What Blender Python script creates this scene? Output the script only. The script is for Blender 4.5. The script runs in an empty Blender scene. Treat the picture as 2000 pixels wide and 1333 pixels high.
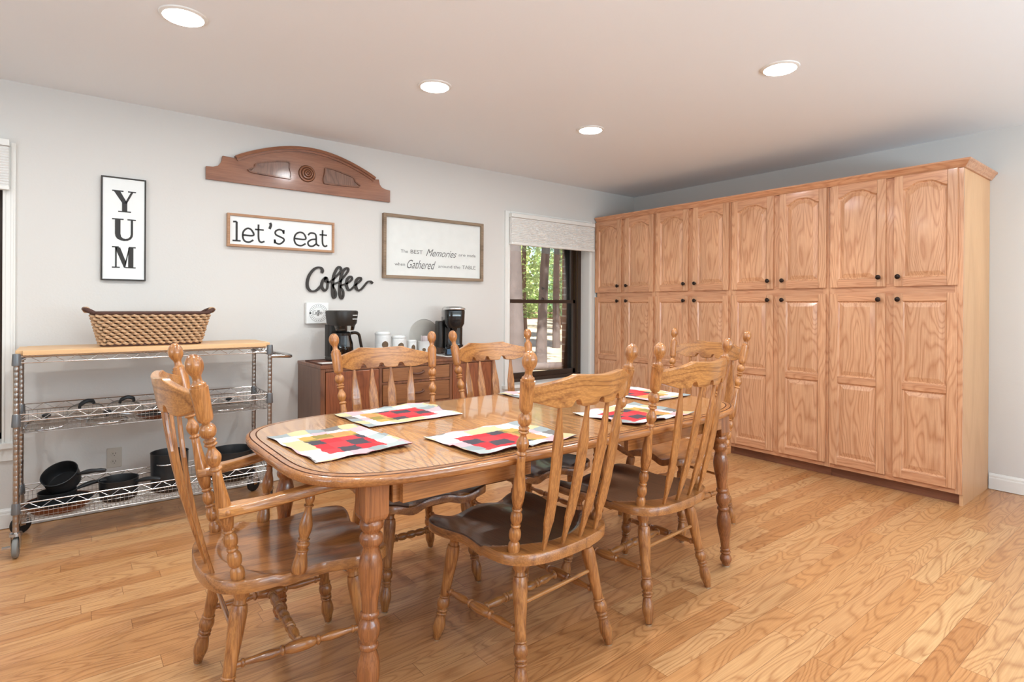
import bpy, bmesh, math, random
from mathutils import Vector, Matrix
random.seed(7)
SC = bpy.context.scene
COL = SC.collection
PI = math.pi

# ------------------------------------------------------------------ camera, world, sun, lights, exposure
FPX, CYP, YAW, PITCH, ROLL, HCAM = 1108.26, 600.8, 51.891, -0.0818, 0.3056, 1.2225
YB, XR, XC, ZC = 4.126, 4.948, 4.345, 2.44          # back wall, right wall, cabinet face, ceiling
cd = bpy.data.cameras.new('camera'); cam = bpy.data.objects.new('camera', cd); COL.objects.link(cam)
cd.sensor_width = 36.0; cd.lens = FPX / 2000 * 36; cd.shift_y = -(666.5 - CYP) / 2000; cd.clip_start = 0.05; cd.clip_end = 300
_a, _p, _r = math.radians(YAW), math.radians(PITCH), math.radians(ROLL)
_F = Vector((math.cos(_a) * math.cos(_p), math.sin(_a) * math.cos(_p), math.sin(_p)))
_R = Vector((math.sin(_a), -math.cos(_a), 0)); _U = _R.cross(_F)
_R = _R * math.cos(_r) + _U * math.sin(_r); _U = _R.cross(_F)
cam.matrix_world = Matrix(((_R.x, _U.x, -_F.x, 0), (_R.y, _U.y, -_F.y, 0), (_R.z, _U.z, -_F.z, HCAM), (0, 0, 0, 1)))
SC.camera = cam
SC.view_settings.view_transform = 'Standard'; SC.view_settings.look = 'None'
SC.view_settings.gamma = 1.0; SC.view_settings.use_curve_mapping = False
SC.view_settings.exposure = 0.0
world = bpy.data.worlds.new('sky'); SC.world = world; world.use_nodes = True
_nt = world.node_tree; _nt.nodes.clear()
_sky = _nt.nodes.new('ShaderNodeTexSky'); _bg = _nt.nodes.new('ShaderNodeBackground'); _wo = _nt.nodes.new('ShaderNodeOutputWorld')
_sky.sky_type = 'HOSEK_WILKIE' if False else 'NISHITA'; _sky.sun_disc = False; _sky.sun_elevation = math.radians(50); _sky.sun_rotation = math.radians(200)
_bg.inputs[1].default_value = 0.25
_nt.links.new(_sky.outputs[0], _bg.inputs[0]); _nt.links.new(_bg.outputs[0], _wo.inputs[0])

def light(name, kind, loc, rot, energy, color, size=None, size_y=None, spread=None):
    l = bpy.data.lights.new(name, kind); o = bpy.data.objects.new(name, l); COL.objects.link(o)
    o.location = loc; o.rotation_euler = rot; l.energy = energy; l.color = color
    if kind == 'AREA':
        if size_y: l.shape = 'RECTANGLE'; l.size = size; l.size_y = size_y
        else: l.shape = 'DISK'; l.size = size
        if spread: l.spread = math.radians(spread)
    return o
sun = light('sun', 'SUN', (0, -20, 30), (math.radians(42), 0, math.radians(-28)), 24.0, (1.0, .95, .86)); sun.data.angle = math.radians(.6)
# added fill lamps at assumed unseen windows, aimed up to bounce off the ceiling
light('ceiling_fill_front', 'AREA', (2.2, -2.45, 1.15), (math.radians(162), 0, 0), 262, (.66, .84, .98), 3.9, 1.0)
light('ceiling_fill_left', 'AREA', (-2.4, .6, 1.15), (0, math.radians(-160), 0), 70, (.68, .84, 1.0), 1.0, 2.4)
LAMP_XY = [(.382, 2.74), (1.595, 2.735), (2.82, 2.733), (2.84, 1.43), (1.60, 1.43), (.36, 1.43), (-.85, 2.74), (2.2, -.1), (.36, .05)]  # lamps beside the camera are unseen, assumed to bring up the brightness
LAMP_W, LAMP_C = 10.2, (.94, .98, 1.0)
for _i, (_x, _y) in enumerate(LAMP_XY):
    light('downlight', 'AREA', (_x, _y, ZC - .012), (0, 0, 0), LAMP_W, LAMP_C, .13, None, 178)

# ------------------------------------------------------------------ colour and materials
def L(r, g, b):
    f = lambda c: (c / 255 / 12.92) if c / 255 <= .04045 else ((c / 255 + .055) / 1.055) ** 2.4
    return (f(r), f(g), f(b), 1)

class NT:
    def __init__(s, m): s.t = m.node_tree; s.t.nodes.clear()
    def n(s, k, **kw):
        nd = s.t.nodes.new('ShaderNode' + k)
        for a, v in kw.items():
            if a.startswith('i_'): nd.inputs[a[2:].replace('_', ' ')].default_value = v
            else: setattr(nd, a, v)
        return nd
    def l(s, a, b): s.t.links.new(a, b)
    def math(s, op, a, b=None, c=None):
        nd = s.n('Math', operation=op)
        for i, v in enumerate((a, b, c)):
            if v is None: continue
            if isinstance(v, (int, float)): nd.inputs[i].default_value = v
            else: s.l(v, nd.inputs[i])
        return nd.outputs[0]
    def mix(s, fac, a, b, mode='MIX'):
        nd = s.n('MixRGB', blend_type=mode)
        for i, v in enumerate((fac, a, b)):
            if isinstance(v, (int, float, tuple)): nd.inputs[i].default_value = v
            else: s.l(v, nd.inputs[i])
        return nd.outputs[0]
    def ramp(s, fac, stops, interp='LINEAR'):
        nd = s.n('ValToRGB'); cr = nd.color_ramp; cr.interpolation = interp
        while len(cr.elements) < len(stops): cr.elements.new(.5)
        for e, (p, c) in zip(cr.elements, stops): e.position = p; e.color = c if not isinstance(c, (int, float)) else (c, c, c, 1)
        s.l(fac, nd.inputs[0]); return nd.outputs[0]

def newmat(name):
    m = bpy.data.materials.new(name); m.use_nodes = True; return m, NT(m)

def plain(name, col, rough=.5, metal=0, spec=.5, coat=0, emit=None, es=0, bump=0, bscale=40, trans=0, ior=1.45, alpha=1, vary=0):
    m, t = newmat(name)
    b = t.n('BsdfPrincipled'); o = t.n('OutputMaterial'); t.l(b.outputs[0], o.inputs[0])
    b.inputs['Base Color'].default_value = col; b.inputs['Roughness'].default_value = rough; b.inputs['Metallic'].default_value = metal
    b.inputs['Specular IOR Level'].default_value = spec; b.inputs['Coat Weight'].default_value = coat; b.inputs['Coat Roughness'].default_value = .08
    b.inputs['Transmission Weight'].default_value = trans; b.inputs['IOR'].default_value = ior; b.inputs['Alpha'].default_value = alpha
    if emit: b.inputs['Emission Color'].default_value = emit; b.inputs['Emission Strength'].default_value = es
    tc = t.n('TexCoord')
    if vary:
        nz = t.n('TexNoise', i_Scale=bscale * .3, i_Detail=3.0); t.l(tc.outputs['Object'], nz.inputs['Vector'])
        v = t.ramp(nz.outputs['Fac'], [(.3, 1 - vary), (.7, 1.0)])
        t.l(t.mix(1.0, col, v, 'MULTIPLY'), b.inputs['Base Color'])
    if bump:
        nz = t.n('TexNoise', i_Scale=bscale, i_Detail=4.0); t.l(tc.outputs['Object'], nz.inputs['Vector'])
        bp = t.n('Bump', i_Strength=bump, i_Distance=.004); t.l(nz.outputs['Fac'], bp.inputs['Height']); t.l(bp.outputs[0], b.inputs['Normal'])
    return m

def wood(name, base, dark, axis='Z', ring=9.0, wide=3.0, long=.35, rough=.35, coat=.35, spec=.5, contrast=.55, pore=.35, tone=.12, seedv=0.0, crough=.12):
    """oak: contour lines of a stretched noise make the cathedral figure, fine streaks make the pores"""
    m, t = newmat(name)
    b = t.n('BsdfPrincipled'); o = t.n('OutputMaterial'); t.l(b.outputs[0], o.inputs[0])
    tc = t.n('TexCoord'); mp = t.n('Mapping'); t.l(tc.outputs['Object'], mp.inputs['Vector'])
    s = {'X': (long, 1, 1), 'Y': (1, long, 1), 'Z': (1, 1, long)}[axis]
    mp.inputs['Scale'].default_value = tuple(v * wide for v in s); mp.inputs['Location'].default_value = (seedv, seedv * .7, seedv * 1.3)
    n1 = t.n('TexNoise', i_Scale=1.0, i_Detail=1.5, i_Roughness=.45, i_Distortion=.25); t.l(mp.outputs[0], n1.inputs['Vector'])
    r = t.math('PINGPONG', t.math('MULTIPLY', n1.outputs['Fac'], ring), .5)
    lines = t.ramp(t.math('MULTIPLY', r, 2.0), [(.0, 1.0), (.34, .35), (.62, 0.0), (1, .05)])
    mp2 = t.n('Mapping'); t.l(tc.outputs['Object'], mp2.inputs['Vector'])
    s2 = {'X': (7, 230, 230), 'Y': (230, 7, 230), 'Z': (230, 230, 7)}[axis]; mp2.inputs['Scale'].default_value = s2
    n2 = t.n('TexNoise', i_Scale=1.0, i_Detail=3.0, i_Roughness=.6); t.l(mp2.outputs[0], n2.inputs['Vector'])
    pores = t.ramp(n2.outputs['Fac'], [(.44, 1.0), (.58, 0.0)])
    f = t.math('ADD', t.math('MULTIPLY', lines, contrast), t.math('MULTIPLY', pores, pore)); f = t.math('MINIMUM', f, 1.0)
    n3 = t.n('TexNoise', i_Scale=.8, i_Detail=2.0); t.l(mp.outputs[0], n3.inputs['Vector'])
    tn = t.ramp(n3.outputs['Fac'], [(.35, 1 - tone), (.65, 1.0 + tone * .4)])
    c = t.mix(1.0, t.mix(f, base, dark), tn, 'MULTIPLY'); t.l(c, b.inputs['Base Color'])
    b.inputs['Roughness'].default_value = rough; b.inputs['Coat Weight'].default_value = coat; b.inputs['Coat Roughness'].default_value = crough
    b.inputs['Specular IOR Level'].default_value = spec
    bp = t.n('Bump', i_Strength=.12, i_Distance=.001); t.l(pores, bp.inputs['Height']); t.l(bp.outputs[0], b.inputs['Normal'])
    return m

def floor_mat():
    m, t = newmat('oak_strip_floor')
    b = t.n('BsdfPrincipled'); o = t.n('OutputMaterial'); t.l(b.outputs[0], o.inputs[0])
    tc = t.n('TexCoord'); sp = t.n('SeparateXYZ'); t.l(tc.outputs['Object'], sp.inputs[0])
    W = .0825
    yr = t.math('DIVIDE', sp.outputs[1], W); row = t.math('FLOOR', yr); fy = t.math('FRACT', yr)
    wn = t.n('TexWhiteNoise', noise_dimensions='1D'); t.l(row, wn.inputs['W'])
    xo = t.math('ADD', t.math('DIVIDE', sp.outputs[0], .95), t.math('MULTIPLY', wn.outputs['Value'], 7.0))
    idx = t.math('FLOOR', xo); fx = t.math('FRACT', xo)
    cb = t.n('CombineXYZ'); t.l(row, cb.inputs[0]); t.l(idx, cb.inputs[1])
    w2 = t.n('TexWhiteNoise', noise_dimensions='3D'); t.l(cb.outputs[0], w2.inputs['Vector'])
    rnd = w2.outputs['Value']
    tone = t.ramp(rnd, [(0, L(194, 136, 84)), (.3, L(208, 152, 98)), (.6, L(216, 168, 116)), (.85, L(200, 142, 92)), (1, L(220, 176, 124))])
    dk = t.ramp(rnd, [(0, L(142, 86, 44)), (.5, L(164, 106, 58)), (1, L(156, 98, 54))])
    off = t.n('CombineXYZ'); t.l(t.math('MULTIPLY', rnd, 37.0), off.inputs[0]); t.l(t.math('MULTIPLY', rnd, 91.0), off.inputs[1]); t.l(t.math('MULTIPLY', row, 1.7), off.inputs[2])
    va = t.n('VectorMath', operation='MULTIPLY'); t.l(tc.outputs['Object'], va.inputs[0]); va.inputs[1].default_value = (1.5, 8.5, 1)
    vb = t.n('VectorMath', operation='ADD'); t.l(va.outputs[0], vb.inputs[0]); t.l(off.outputs[0], vb.inputs[1])
    n1 = t.n('TexNoise', i_Scale=1.0, i_Detail=1.5, i_Roughness=.4, i_Distortion=.5); t.l(vb.outputs[0], n1.inputs['Vector'])
    r = t.math('MULTIPLY', t.math('PINGPONG', t.math('MULTIPLY', n1.outputs['Fac'], 17.0), .5), 2.0)
    lines = t.ramp(r, [(0, 1.0), (.3, .35), (.6, 0.0)])
    vc = t.n('VectorMath', operation='MULTIPLY'); t.l(tc.outputs['Object'], vc.inputs[0]); vc.inputs[1].default_value = (6, 240, 1)
    vd = t.n('VectorMath', operation='ADD'); t.l(vc.outputs[0], vd.inputs[0]); t.l(off.outputs[0], vd.inputs[1])
    n2 = t.n('TexNoise', i_Scale=1.0, i_Detail=2.0); t.l(vd.outputs[0], n2.inputs['Vector'])
    pores = t.ramp(n2.outputs['Fac'], [(.42, 1.0), (.6, 0.0)])
    f = t.math('MINIMUM', t.math('ADD', t.math('MULTIPLY', lines, .52), t.math('MULTIPLY', pores, .22)), 1.0)
    c = t.mix(f, tone, dk)
    e1 = t.math('LESS_THAN', t.math('MINIMUM', fy, t.math('SUBTRACT', 1.0, fy)), .012)
    e2 = t.math('LESS_THAN', t.math('MINIMUM', fx, t.math('SUBTRACT', 1.0, fx)), .0012)
    e = t.math('MULTIPLY', t.math('MAXIMUM', e1, e2), .6)
    c = t.mix(e, c, L(110, 66, 34)); t.l(c, b.inputs['Base Color'])
    b.inputs['Roughness'].default_value = .34; b.inputs['Coat Weight'].default_value = .25; b.inputs['Coat Roughness'].default_value = .18
    bp = t.n('Bump', i_Strength=.25, i_Distance=.001, invert=True); t.l(e, bp.inputs['Height']); t.l(bp.outputs[0], b.inputs['Normal'])
    return m

def cloth_patch_mat():
    """patchwork placemat: red and charcoal check in the middle, pale printed patches round it"""
    m, t = newmat('patchwork_cloth')
    b = t.n('BsdfPrincipled'); o = t.n('OutputMaterial'); t.l(b.outputs[0], o.inputs[0])
    tc = t.n('TexCoord'); nz = t.n('TexNoise', i_Scale=34.0, i_Detail=3.0); t.l(tc.outputs['Object'], nz.inputs['Vector'])
    jag = t.n('VectorMath', operation='MULTIPLY_ADD'); t.l(nz.outputs['Color'], jag.inputs[0]); jag.inputs[1].default_value = (.034, .026, 0); t.l(tc.outputs['Object'], jag.inputs[2])
    sp = t.n('SeparateXYZ'); t.l(jag.outputs[0], sp.inputs[0]); x, y = sp.outputs[0], sp.outputs[1]
    cx = t.math('FLOOR', t.math('DIVIDE', t.math('ADD', x, 1.015), .075)); cy = t.math('FLOOR', t.math('DIVIDE', t.math('ADD', y, 1.01), .062))
    cb = t.n('CombineXYZ'); t.l(cx, cb.inputs[0]); t.l(cy, cb.inputs[1])
    wn = t.n('TexWhiteNoise', noise_dimensions='3D'); t.l(cb.outputs[0], wn.inputs['Vector'])
    pale = t.ramp(wn.outputs['Value'], [(0, L(222, 220, 214)), (.28, L(208, 188, 146)), (.40, L(150, 158, 158)), (.54, L(222, 170, 174)), (.68, L(224, 224, 222)), (.82, L(176, 184, 182)), (.93, L(120, 116, 112))], 'CONSTANT')
    inx = t.math('LESS_THAN', t.math('ABSOLUTE', t.math('SUBTRACT', x, .012)), .135); iny = t.math('LESS_THAN', t.math('ABSOLUTE', t.math('SUBTRACT', y, .006)), .098)
    par = t.math('MODULO', t.math('ADD', t.math('ADD', t.math('FLOOR', t.math('DIVIDE', t.math('ADD', x, 1.0), .078)), t.math('FLOOR', t.math('DIVIDE', t.math('ADD', y, 1.0), .062))), 100.0), 3.0)
    core = t.ramp(t.math('DIVIDE', par, 3.0), [(0, L(196, 56, 62)), (.3, L(80, 74, 80)), (.6, L(206, 68, 72))], 'CONSTANT')
    right = t.math('GREATER_THAN', x, .075)
    warm = t.ramp(t.math('DIVIDE', par, 3.0), [(0, L(214, 142, 92)), (.3, L(150, 132, 74)), (.6, L(206, 158, 86))], 'CONSTANT')
    core = t.mix(right, core, warm)
    fine = t.n('TexWave', bands_direction='X', i_Scale=90.0, i_Distortion=1.0); t.l(tc.outputs['Object'], fine.inputs['Vector'])
    c = t.mix(t.math('MULTIPLY', inx, iny), pale, core)
    c = t.mix(.12, c, fine.outputs['Color'], 'MULTIPLY'); t.l(c, b.inputs['Base Color'])
    b.inputs['Roughness'].default_value = .9; b.inputs['Specular IOR Level'].default_value = .2
    return m

def glass_mat(name, tint=(1, 1, 1, 1), refl=.06, dark=0.0):
    m, t = newmat(name)
    tr = t.n('BsdfTransparent'); gl = t.n('BsdfGlossy', i_Roughness=.02); mx = t.n('MixShader'); o = t.n('OutputMaterial')
    tr.inputs[0].default_value = tint; fr = t.n('Fresnel', i_IOR=1.45)
    t.l(t.math('ADD', fr.outputs[0], dark), mx.inputs[0]); t.l(tr.outputs[0], mx.inputs[1]); t.l(gl.outputs[0], mx.inputs[2]); t.l(mx.outputs[0], o.inputs[0])
    return m

def brick_mat():
    m, t = newmat('brown_brick'); b = t.n('BsdfPrincipled', i_Roughness=.85); o = t.n('OutputMaterial'); t.l(b.outputs[0], o.inputs[0])
    tc = t.n('TexCoord'); sp = t.n('SeparateXYZ'); t.l(tc.outputs['Object'], sp.inputs[0]); cb = t.n('CombineXYZ')
    t.l(t.math('ADD', sp.outputs[0], sp.outputs[1]), cb.inputs[0]); t.l(sp.outputs[2], cb.inputs[1])
    br = t.n('TexBrick', i_Scale=1.0); t.l(cb.outputs[0], br.inputs['Vector'])
    br.inputs['Brick Width'].default_value = .2; br.inputs['Row Height'].default_value = .075; br.inputs['Mortar Size'].default_value = .006
    br.inputs['Color1'].default_value = L(120, 78, 58); br.inputs['Color2'].default_value = L(98, 62, 48); br.inputs['Mortar'].default_value = L(190, 180, 168)
    t.l(br.outputs['Color'], b.inputs['Base Color']); return m

def leaf_mat(name, c1, c2):
    m, t = newmat(name); d = t.n('BsdfDiffuse'); tl = t.n('BsdfTranslucent'); mx = t.n('MixShader', ); o = t.n('OutputMaterial')
    oi = t.n('TexCoord'); nz = t.n('TexNoise', i_Scale=1.3, i_Detail=3.0); t.l(oi.outputs['Object'], nz.inputs['Vector'])
    c = t.ramp(nz.outputs['Fac'], [(.35, c1), (.65, c2)]); t.l(c, d.inputs[0]); t.l(c, tl.inputs[0]); mx.inputs[0].default_value = .45
    t.l(d.outputs[0], mx.inputs[1]); t.l(tl.outputs[0], mx.inputs[2]); t.l(mx.outputs[0], o.inputs[0]); return m

M = {}
M['wall'] = plain('wall_paint', L(215, 212, 207), .75, spec=.25, bump=.12, bscale=90)
M['ceil'] = plain('ceiling_paint', L(236, 240, 243), .85, spec=.2, bump=.1, bscale=70)
M['trim'] = plain('white_trim_paint', L(232, 231, 226), .4, bump=.03, bscale=20)
M['floor'] = floor_mat()
CB, CD = L(222, 170, 130), L(188, 128, 88)
M['cab_z'] = wood('cabinet_oak_upright', CB, CD, 'Z', ring=15, wide=8.5, long=.16, rough=.38, coat=.3, contrast=.62, pore=.34)
M['cab_z2'] = wood('cabinet_oak_panel', L(222, 170, 130), L(186, 126, 86), 'Z', ring=22, wide=5.5, long=.22, rough=.38, coat=.3, contrast=.62, pore=.34, seedv=3.3)
M['cab_y'] = wood('cabinet_oak_rail', L(216, 160, 120), L(182, 120, 82), 'Y', ring=14, wide=9, long=.16, rough=.38, coat=.3, contrast=.58, pore=.34, seedv=5.1)
M['cab_side'] = wood('cabinet_side_veneer', L(226, 178, 132), L(206, 152, 106), 'Z', ring=5, wide=2.5, long=.2, rough=.5, coat=.1, contrast=.35, pore=.3, seedv=1.7)
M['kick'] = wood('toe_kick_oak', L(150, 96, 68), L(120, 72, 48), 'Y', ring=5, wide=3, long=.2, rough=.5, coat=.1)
HB, HD = L(190, 128, 70), L(118, 64, 28)
M['ch_z'] = wood('chair_oak_turned', HB, HD, 'Z', ring=9, wide=9, long=.22, rough=.3, coat=.55, contrast=.42, pore=.42)
M['ch_x'] = wood('chair_oak_rail', L(196, 136, 74), HD, 'X', ring=9, wide=8, long=.2, rough=.3, coat=.55, contrast=.5, pore=.34, seedv=2)
M['ch_y'] = wood('chair_oak_seat', L(182, 120, 64), L(112, 64, 30), 'Y', ring=11, wide=5, long=.25, rough=.28, coat=.6, contrast=.5, pore=.38, seedv=4)
M['ch_a'] = wood('chair_oak_arm', L(198, 136, 74), HD, 'Y', ring=6, wide=7, long=.2, rough=.3, coat=.55, contrast=.35, pore=.38, seedv=6)
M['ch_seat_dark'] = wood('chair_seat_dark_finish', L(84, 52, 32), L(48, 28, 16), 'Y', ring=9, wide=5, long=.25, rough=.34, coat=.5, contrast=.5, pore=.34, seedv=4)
M['tb_y'] = wood('table_oak_top', L(206, 152, 96), L(146, 92, 52), 'Y', ring=34, wide=3.6, long=.12, rough=.2, coat=.8, contrast=.55, pore=.42, seedv=1, crough=.06)
M['tb_e'] = wood('table_oak_edge', L(186, 122, 68), L(126, 74, 38), 'X', ring=6, wide=4, long=.2, rough=.25, coat=.75, contrast=.35, pore=.4, seedv=2, crough=.08)
M['tb_z'] = wood('table_oak_leg', L(166, 102, 56), L(112, 62, 32), 'Z', ring=8, wide=6, long=.2, rough=.26, coat=.7, contrast=.4, pore=.45, seedv=8)
M['groove'] = plain('dark_groove_stain', L(88, 50, 26), .5)
M['sb'] = wood('sideboard_walnut', L(132, 84, 56), L(92, 54, 34), 'Z', ring=8, wide=5, long=.25, rough=.4, coat=.25, contrast=.5, pore=.4, seedv=2)
M['sb_red'] = wood('sideboard_door_veneer', L(144, 82, 48), L(104, 52, 28), 'Z', ring=14, wide=7, long=.3, rough=.38, coat=.35, contrast=.4, pore=.5, seedv=9)
M['sb_side'] = wood('sideboard_faded_side', L(128, 98, 82), L(98, 70, 56), 'Z', ring=6, wide=4, long=.15, rough=.5, coat=.1, contrast=.4, pore=.4, seedv=11)
M['sb_dr'] = wood('sideboard_drawer_veneer', L(148, 98, 60), L(108, 64, 36), 'X', ring=7, wide=4, long=.2, rough=.4, coat=.25, contrast=.4, pore=.4, seedv=5)
M['pullwood'] = plain('dark_carved_pull', L(96, 60, 42), .5, vary=.2)
M['carv'] = wood('carved_mahogany', L(158, 104, 74), L(118, 70, 46), 'X', ring=6, wide=4, long=.2, rough=.34, coat=.35, contrast=.35, pore=.4, seedv=3)
M['carvd'] = wood('burl_veneer_panel', L(138, 100, 80), L(92, 60, 46), 'Z', ring=14, wide=6, long=.4, rough=.35, coat=.3, contrast=.5, seedv=7)
M['frame_w'] = wood('sign_frame_light', L(190, 146, 110), L(140, 98, 66), 'X', ring=5, wide=4, long=.2, rough=.6, coat=0, contrast=.4)
M['frame_g'] = wood('sign_frame_weathered', L(158, 136, 112), L(104, 84, 66), 'X', ring=5, wide=4, long=.2, rough=.7, coat=0, contrast=.6)
M['frame_k'] = plain('black_sign_frame', L(58, 54, 50), .6, vary=.2)
M['board'] = plain('white_sign_board', L(236, 238, 236), .55, vary=.03)
M['board2'] = plain('grey_white_sign_board', L(226, 228, 224), .55, vary=.05)
M['ink'] = plain('black_lettering', L(48, 46, 44), .6)
M['ink2'] = plain('grey_lettering', L(106, 106, 104), .6)
M['coffee'] = plain('dark_brown_cut_metal', L(44, 36, 30), .5)
M['chrome'] = plain('chrome_wire', (.62, .61, .6, 1), .24, metal=1, vary=.15)
M['wire'] = plain('dull_wire_mesh', (.42, .41, .40, 1), .35, metal=1)
M['post'] = plain('chrome_post', (.52, .47, .43, 1), .3, metal=1, vary=.3)
M['collar'] = plain('grey_plastic_collar', L(120, 122, 124), .35, metal=.5)
M['butcher'] = wood('butcher_block_maple', L(232, 190, 140), L(214, 164, 112), 'X', ring=6, wide=4, long=.15, rough=.5, coat=.1, contrast=.4, pore=.25)
M['rubber'] = plain('black_rubber', L(34, 34, 34), .7)
M['tire'] = plain('grey_caster_tire', L(128, 128, 124), .5)
M['pan'] = plain('black_cookware', L(38, 40, 42), .38, spec=.5)
M['panin'] = plain('nonstick_lining', L(26, 26, 27), .5)
M['copper'] = plain('brown_pan_enamel', L(120, 72, 48), .3, metal=.4)
M['plastic'] = plain('black_plastic', L(42, 38, 34), .42)
M['gloss'] = plain('glossy_black_plastic', L(26, 25, 24), .14, coat=.5)
M['knob'] = plain('oil_rubbed_bronze', L(44, 30, 24), .35, metal=.6)
M['glass'] = glass_mat('clear_window_glass')
M['pot_glass'] = glass_mat('carafe_glass', (.55, .55, .55, 1), dark=.04)
M['lid_glass'] = glass_mat('lid_glass', (.86, .86, .84, 1), dark=.05)
M['plate_glass'] = glass_mat('pale_plate_glass', (.95, .94, .925, 1), dark=.0)
M['water_glass'] = glass_mat('tinted_glass', (.62, .68, .72, 1), dark=.06)
M['coffee_liq'] = plain('black_coffee', L(24, 16, 12), .1)
M['ceramic'] = plain('white_ribbed_ceramic', L(226, 228, 226), .3)
M['bean'] = plain('brown_bean_print', L(118, 96, 72), .5, vary=.3)
M['silver'] = plain('silver_plastic', (.75, .75, .74, 1), .25, metal=.9)
M['paper'] = plain('white_paper_mat', L(226, 222, 216), .8)
M['mat_brown'] = plain('brown_leather_mat', L(120, 72, 52), .5, vary=.3)
M['mat_cloth'] = cloth_patch_mat()
M['mat_under'] = plain('dark_red_cloth_backing', L(96, 30, 34), .9)
M['rope'] = plain('woven_paper_rope', L(206, 168, 130), .8, bump=.3, bscale=200, vary=.25)
M['rope_d'] = plain('dark_brown_rope', L(78, 50, 40), .7, bump=.4, bscale=160)
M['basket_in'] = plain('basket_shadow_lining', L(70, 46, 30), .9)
M['shade'] = plain('white_pleated_shade', L(232, 230, 226), .8, trans=0)
M['sash'] = plain('dark_brown_sash', L(58, 42, 32), .4)
M['sash2'] = plain('brown_screen_track', L(84, 66, 44), .5)
M['outlet'] = plain('ivory_outlet_plate', L(196, 188, 176), .4)
M['slot'] = plain('dark_slot', L(40, 34, 30), .6)
M['lens'] = plain('lamp_lens', (1, 1, 1, 1), .5, emit=(1, .97, .92, 1), es=30)
M['glide'] = plain('metal_foot_glide', (.72, .72, .72, 1), .3, metal=1)
M['packet'] = plain('paper_packets', L(228, 214, 214), .7, vary=.15)
M['blue_t'] = plain('smoky_blue_drawer', L(70, 96, 120), .15, coat=.6)
M['brick'] = brick_mat()
M['bark'] = plain('grey_pine_bark', L(84, 77, 76), .95, bump=.8, bscale=14, vary=.4)
M['bark2'] = plain('brown_pine_bark', L(96, 76, 64), .95, bump=.6, bscale=10, vary=.35)
M['leafA'] = leaf_mat('sunlit_leaves', L(176, 190, 116), L(226, 230, 170))
M['leafB'] = leaf_mat('green_leaves', L(116, 148, 92), L(186, 204, 138))
M['leafC'] = leaf_mat('dark_pine_needles', L(78, 118, 88), L(132, 164, 124))
M['dirt'] = plain('dry_grass_and_needles', L(188, 172, 146), .95, bump=.4, bscale=2, vary=.35)

# ------------------------------------------------------------------ mesh helpers
def link(o, parent=None):
    COL.objects.link(o)
    if parent: o.parent = parent
    return o
def obj(name, bm, mat, parent=None, smooth=False, bevel=0, auto=40):
    me = bpy.data.meshes.new(name); bmesh.ops.recalc_face_normals(bm, faces=bm.faces); bm.to_mesh(me); bm.free()
    for m in (mat if isinstance(mat, (list, tuple)) else [mat]): me.materials.append(m)
    if smooth:
        me.polygons.foreach_set('use_smooth', [True] * len(me.polygons))
        me.set_sharp_from_angle(angle=math.radians(auto))
    o = bpy.data.objects.new(name, me); link(o, parent)
    if bevel:
        b = o.modifiers.new('bevel', 'BEVEL'); b.width = bevel; b.segments = 2; b.limit_method = 'ANGLE'; b.angle_limit = math.radians(40)
    return o
def tag(o, label=None, cat=None, group=None, kind=None):
    if label: o['label'] = label
    if cat: o['category'] = cat
    if group: o['group'] = group
    if kind: o['kind'] = kind
    return o
def thing(name, label, cat, loc=(0, 0, 0), rz=0, group=None):
    o = bpy.data.objects.new(name, None); link(o); o.location = loc; o.rotation_euler = (0, 0, rz); o.empty_display_size = .1
    return tag(o, label, cat, group)
def struct(name, bm, mat, parent=None, **k):
    o = obj(name, bm, mat, parent, **k)
    if not parent: o['kind'] = 'structure'
    return o
def copy_tree(o, parent=None):
    c = o.copy(); COL.objects.link(c); c.parent = parent
    for ch in list(o.children): copy_tree(ch, c)
    return c
def B(): return bmesh.new()
def box(bm, x0, x1, y0, y1, z0, z1, mi=0):
    v = [bm.verts.new((x, y, z)) for z in (z0, z1) for y in (y0, y1) for x in (x0, x1)]
    for f in ((0, 1, 3, 2), (4, 5, 7, 6), (0, 1, 5, 4), (2, 3, 7, 6), (0, 2, 6, 4), (1, 3, 7, 5)):
        fc = bm.faces.new([v[i] for i in f]); fc.material_index = mi
    return v
def bx(*a): bm = B(); box(bm, *a); return bm
def frame_axes(d):
    d = Vector(d).normalized(); u = Vector((0, 0, 1)) if abs(d.z) < .9 else Vector((1, 0, 0))
    a = d.cross(u).normalized(); return a, a.cross(d).normalized()
def lathe(bm, p0, p1, prof, seg=18, mi=0):
    p0, p1 = Vector(p0), Vector(p1); d = p1 - p0; a, b = frame_axes(d); rings = []
    for t, r in prof:
        c = p0 + d * t
        if r < 1e-5: rings.append([bm.verts.new(c)]); continue
        rings.append([bm.verts.new(c + (a * math.cos(2 * PI * i / seg) + b * math.sin(2 * PI * i / seg)) * r) for i in range(seg)])
    for r0, r1 in zip(rings, rings[1:]):
        for i in range(seg):
            j = (i + 1) % seg
            if len(r0) == 1 and len(r1) == 1: continue
            if len(r0) == 1: f = bm.faces.new((r0[0], r1[i], r1[j]))
            elif len(r1) == 1: f = bm.faces.new((r0[i], r0[j], r1[0]))
            else: f = bm.faces.new((r0[i], r0[j], r1[j], r1[i]))
            f.material_index = mi
    for rg, fl in ((rings[0], 1), (rings[-1], 0)):
        if len(rg) > 1: f = bm.faces.new(rg if not fl else rg[::-1]); f.material_index = mi
    return bm
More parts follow.
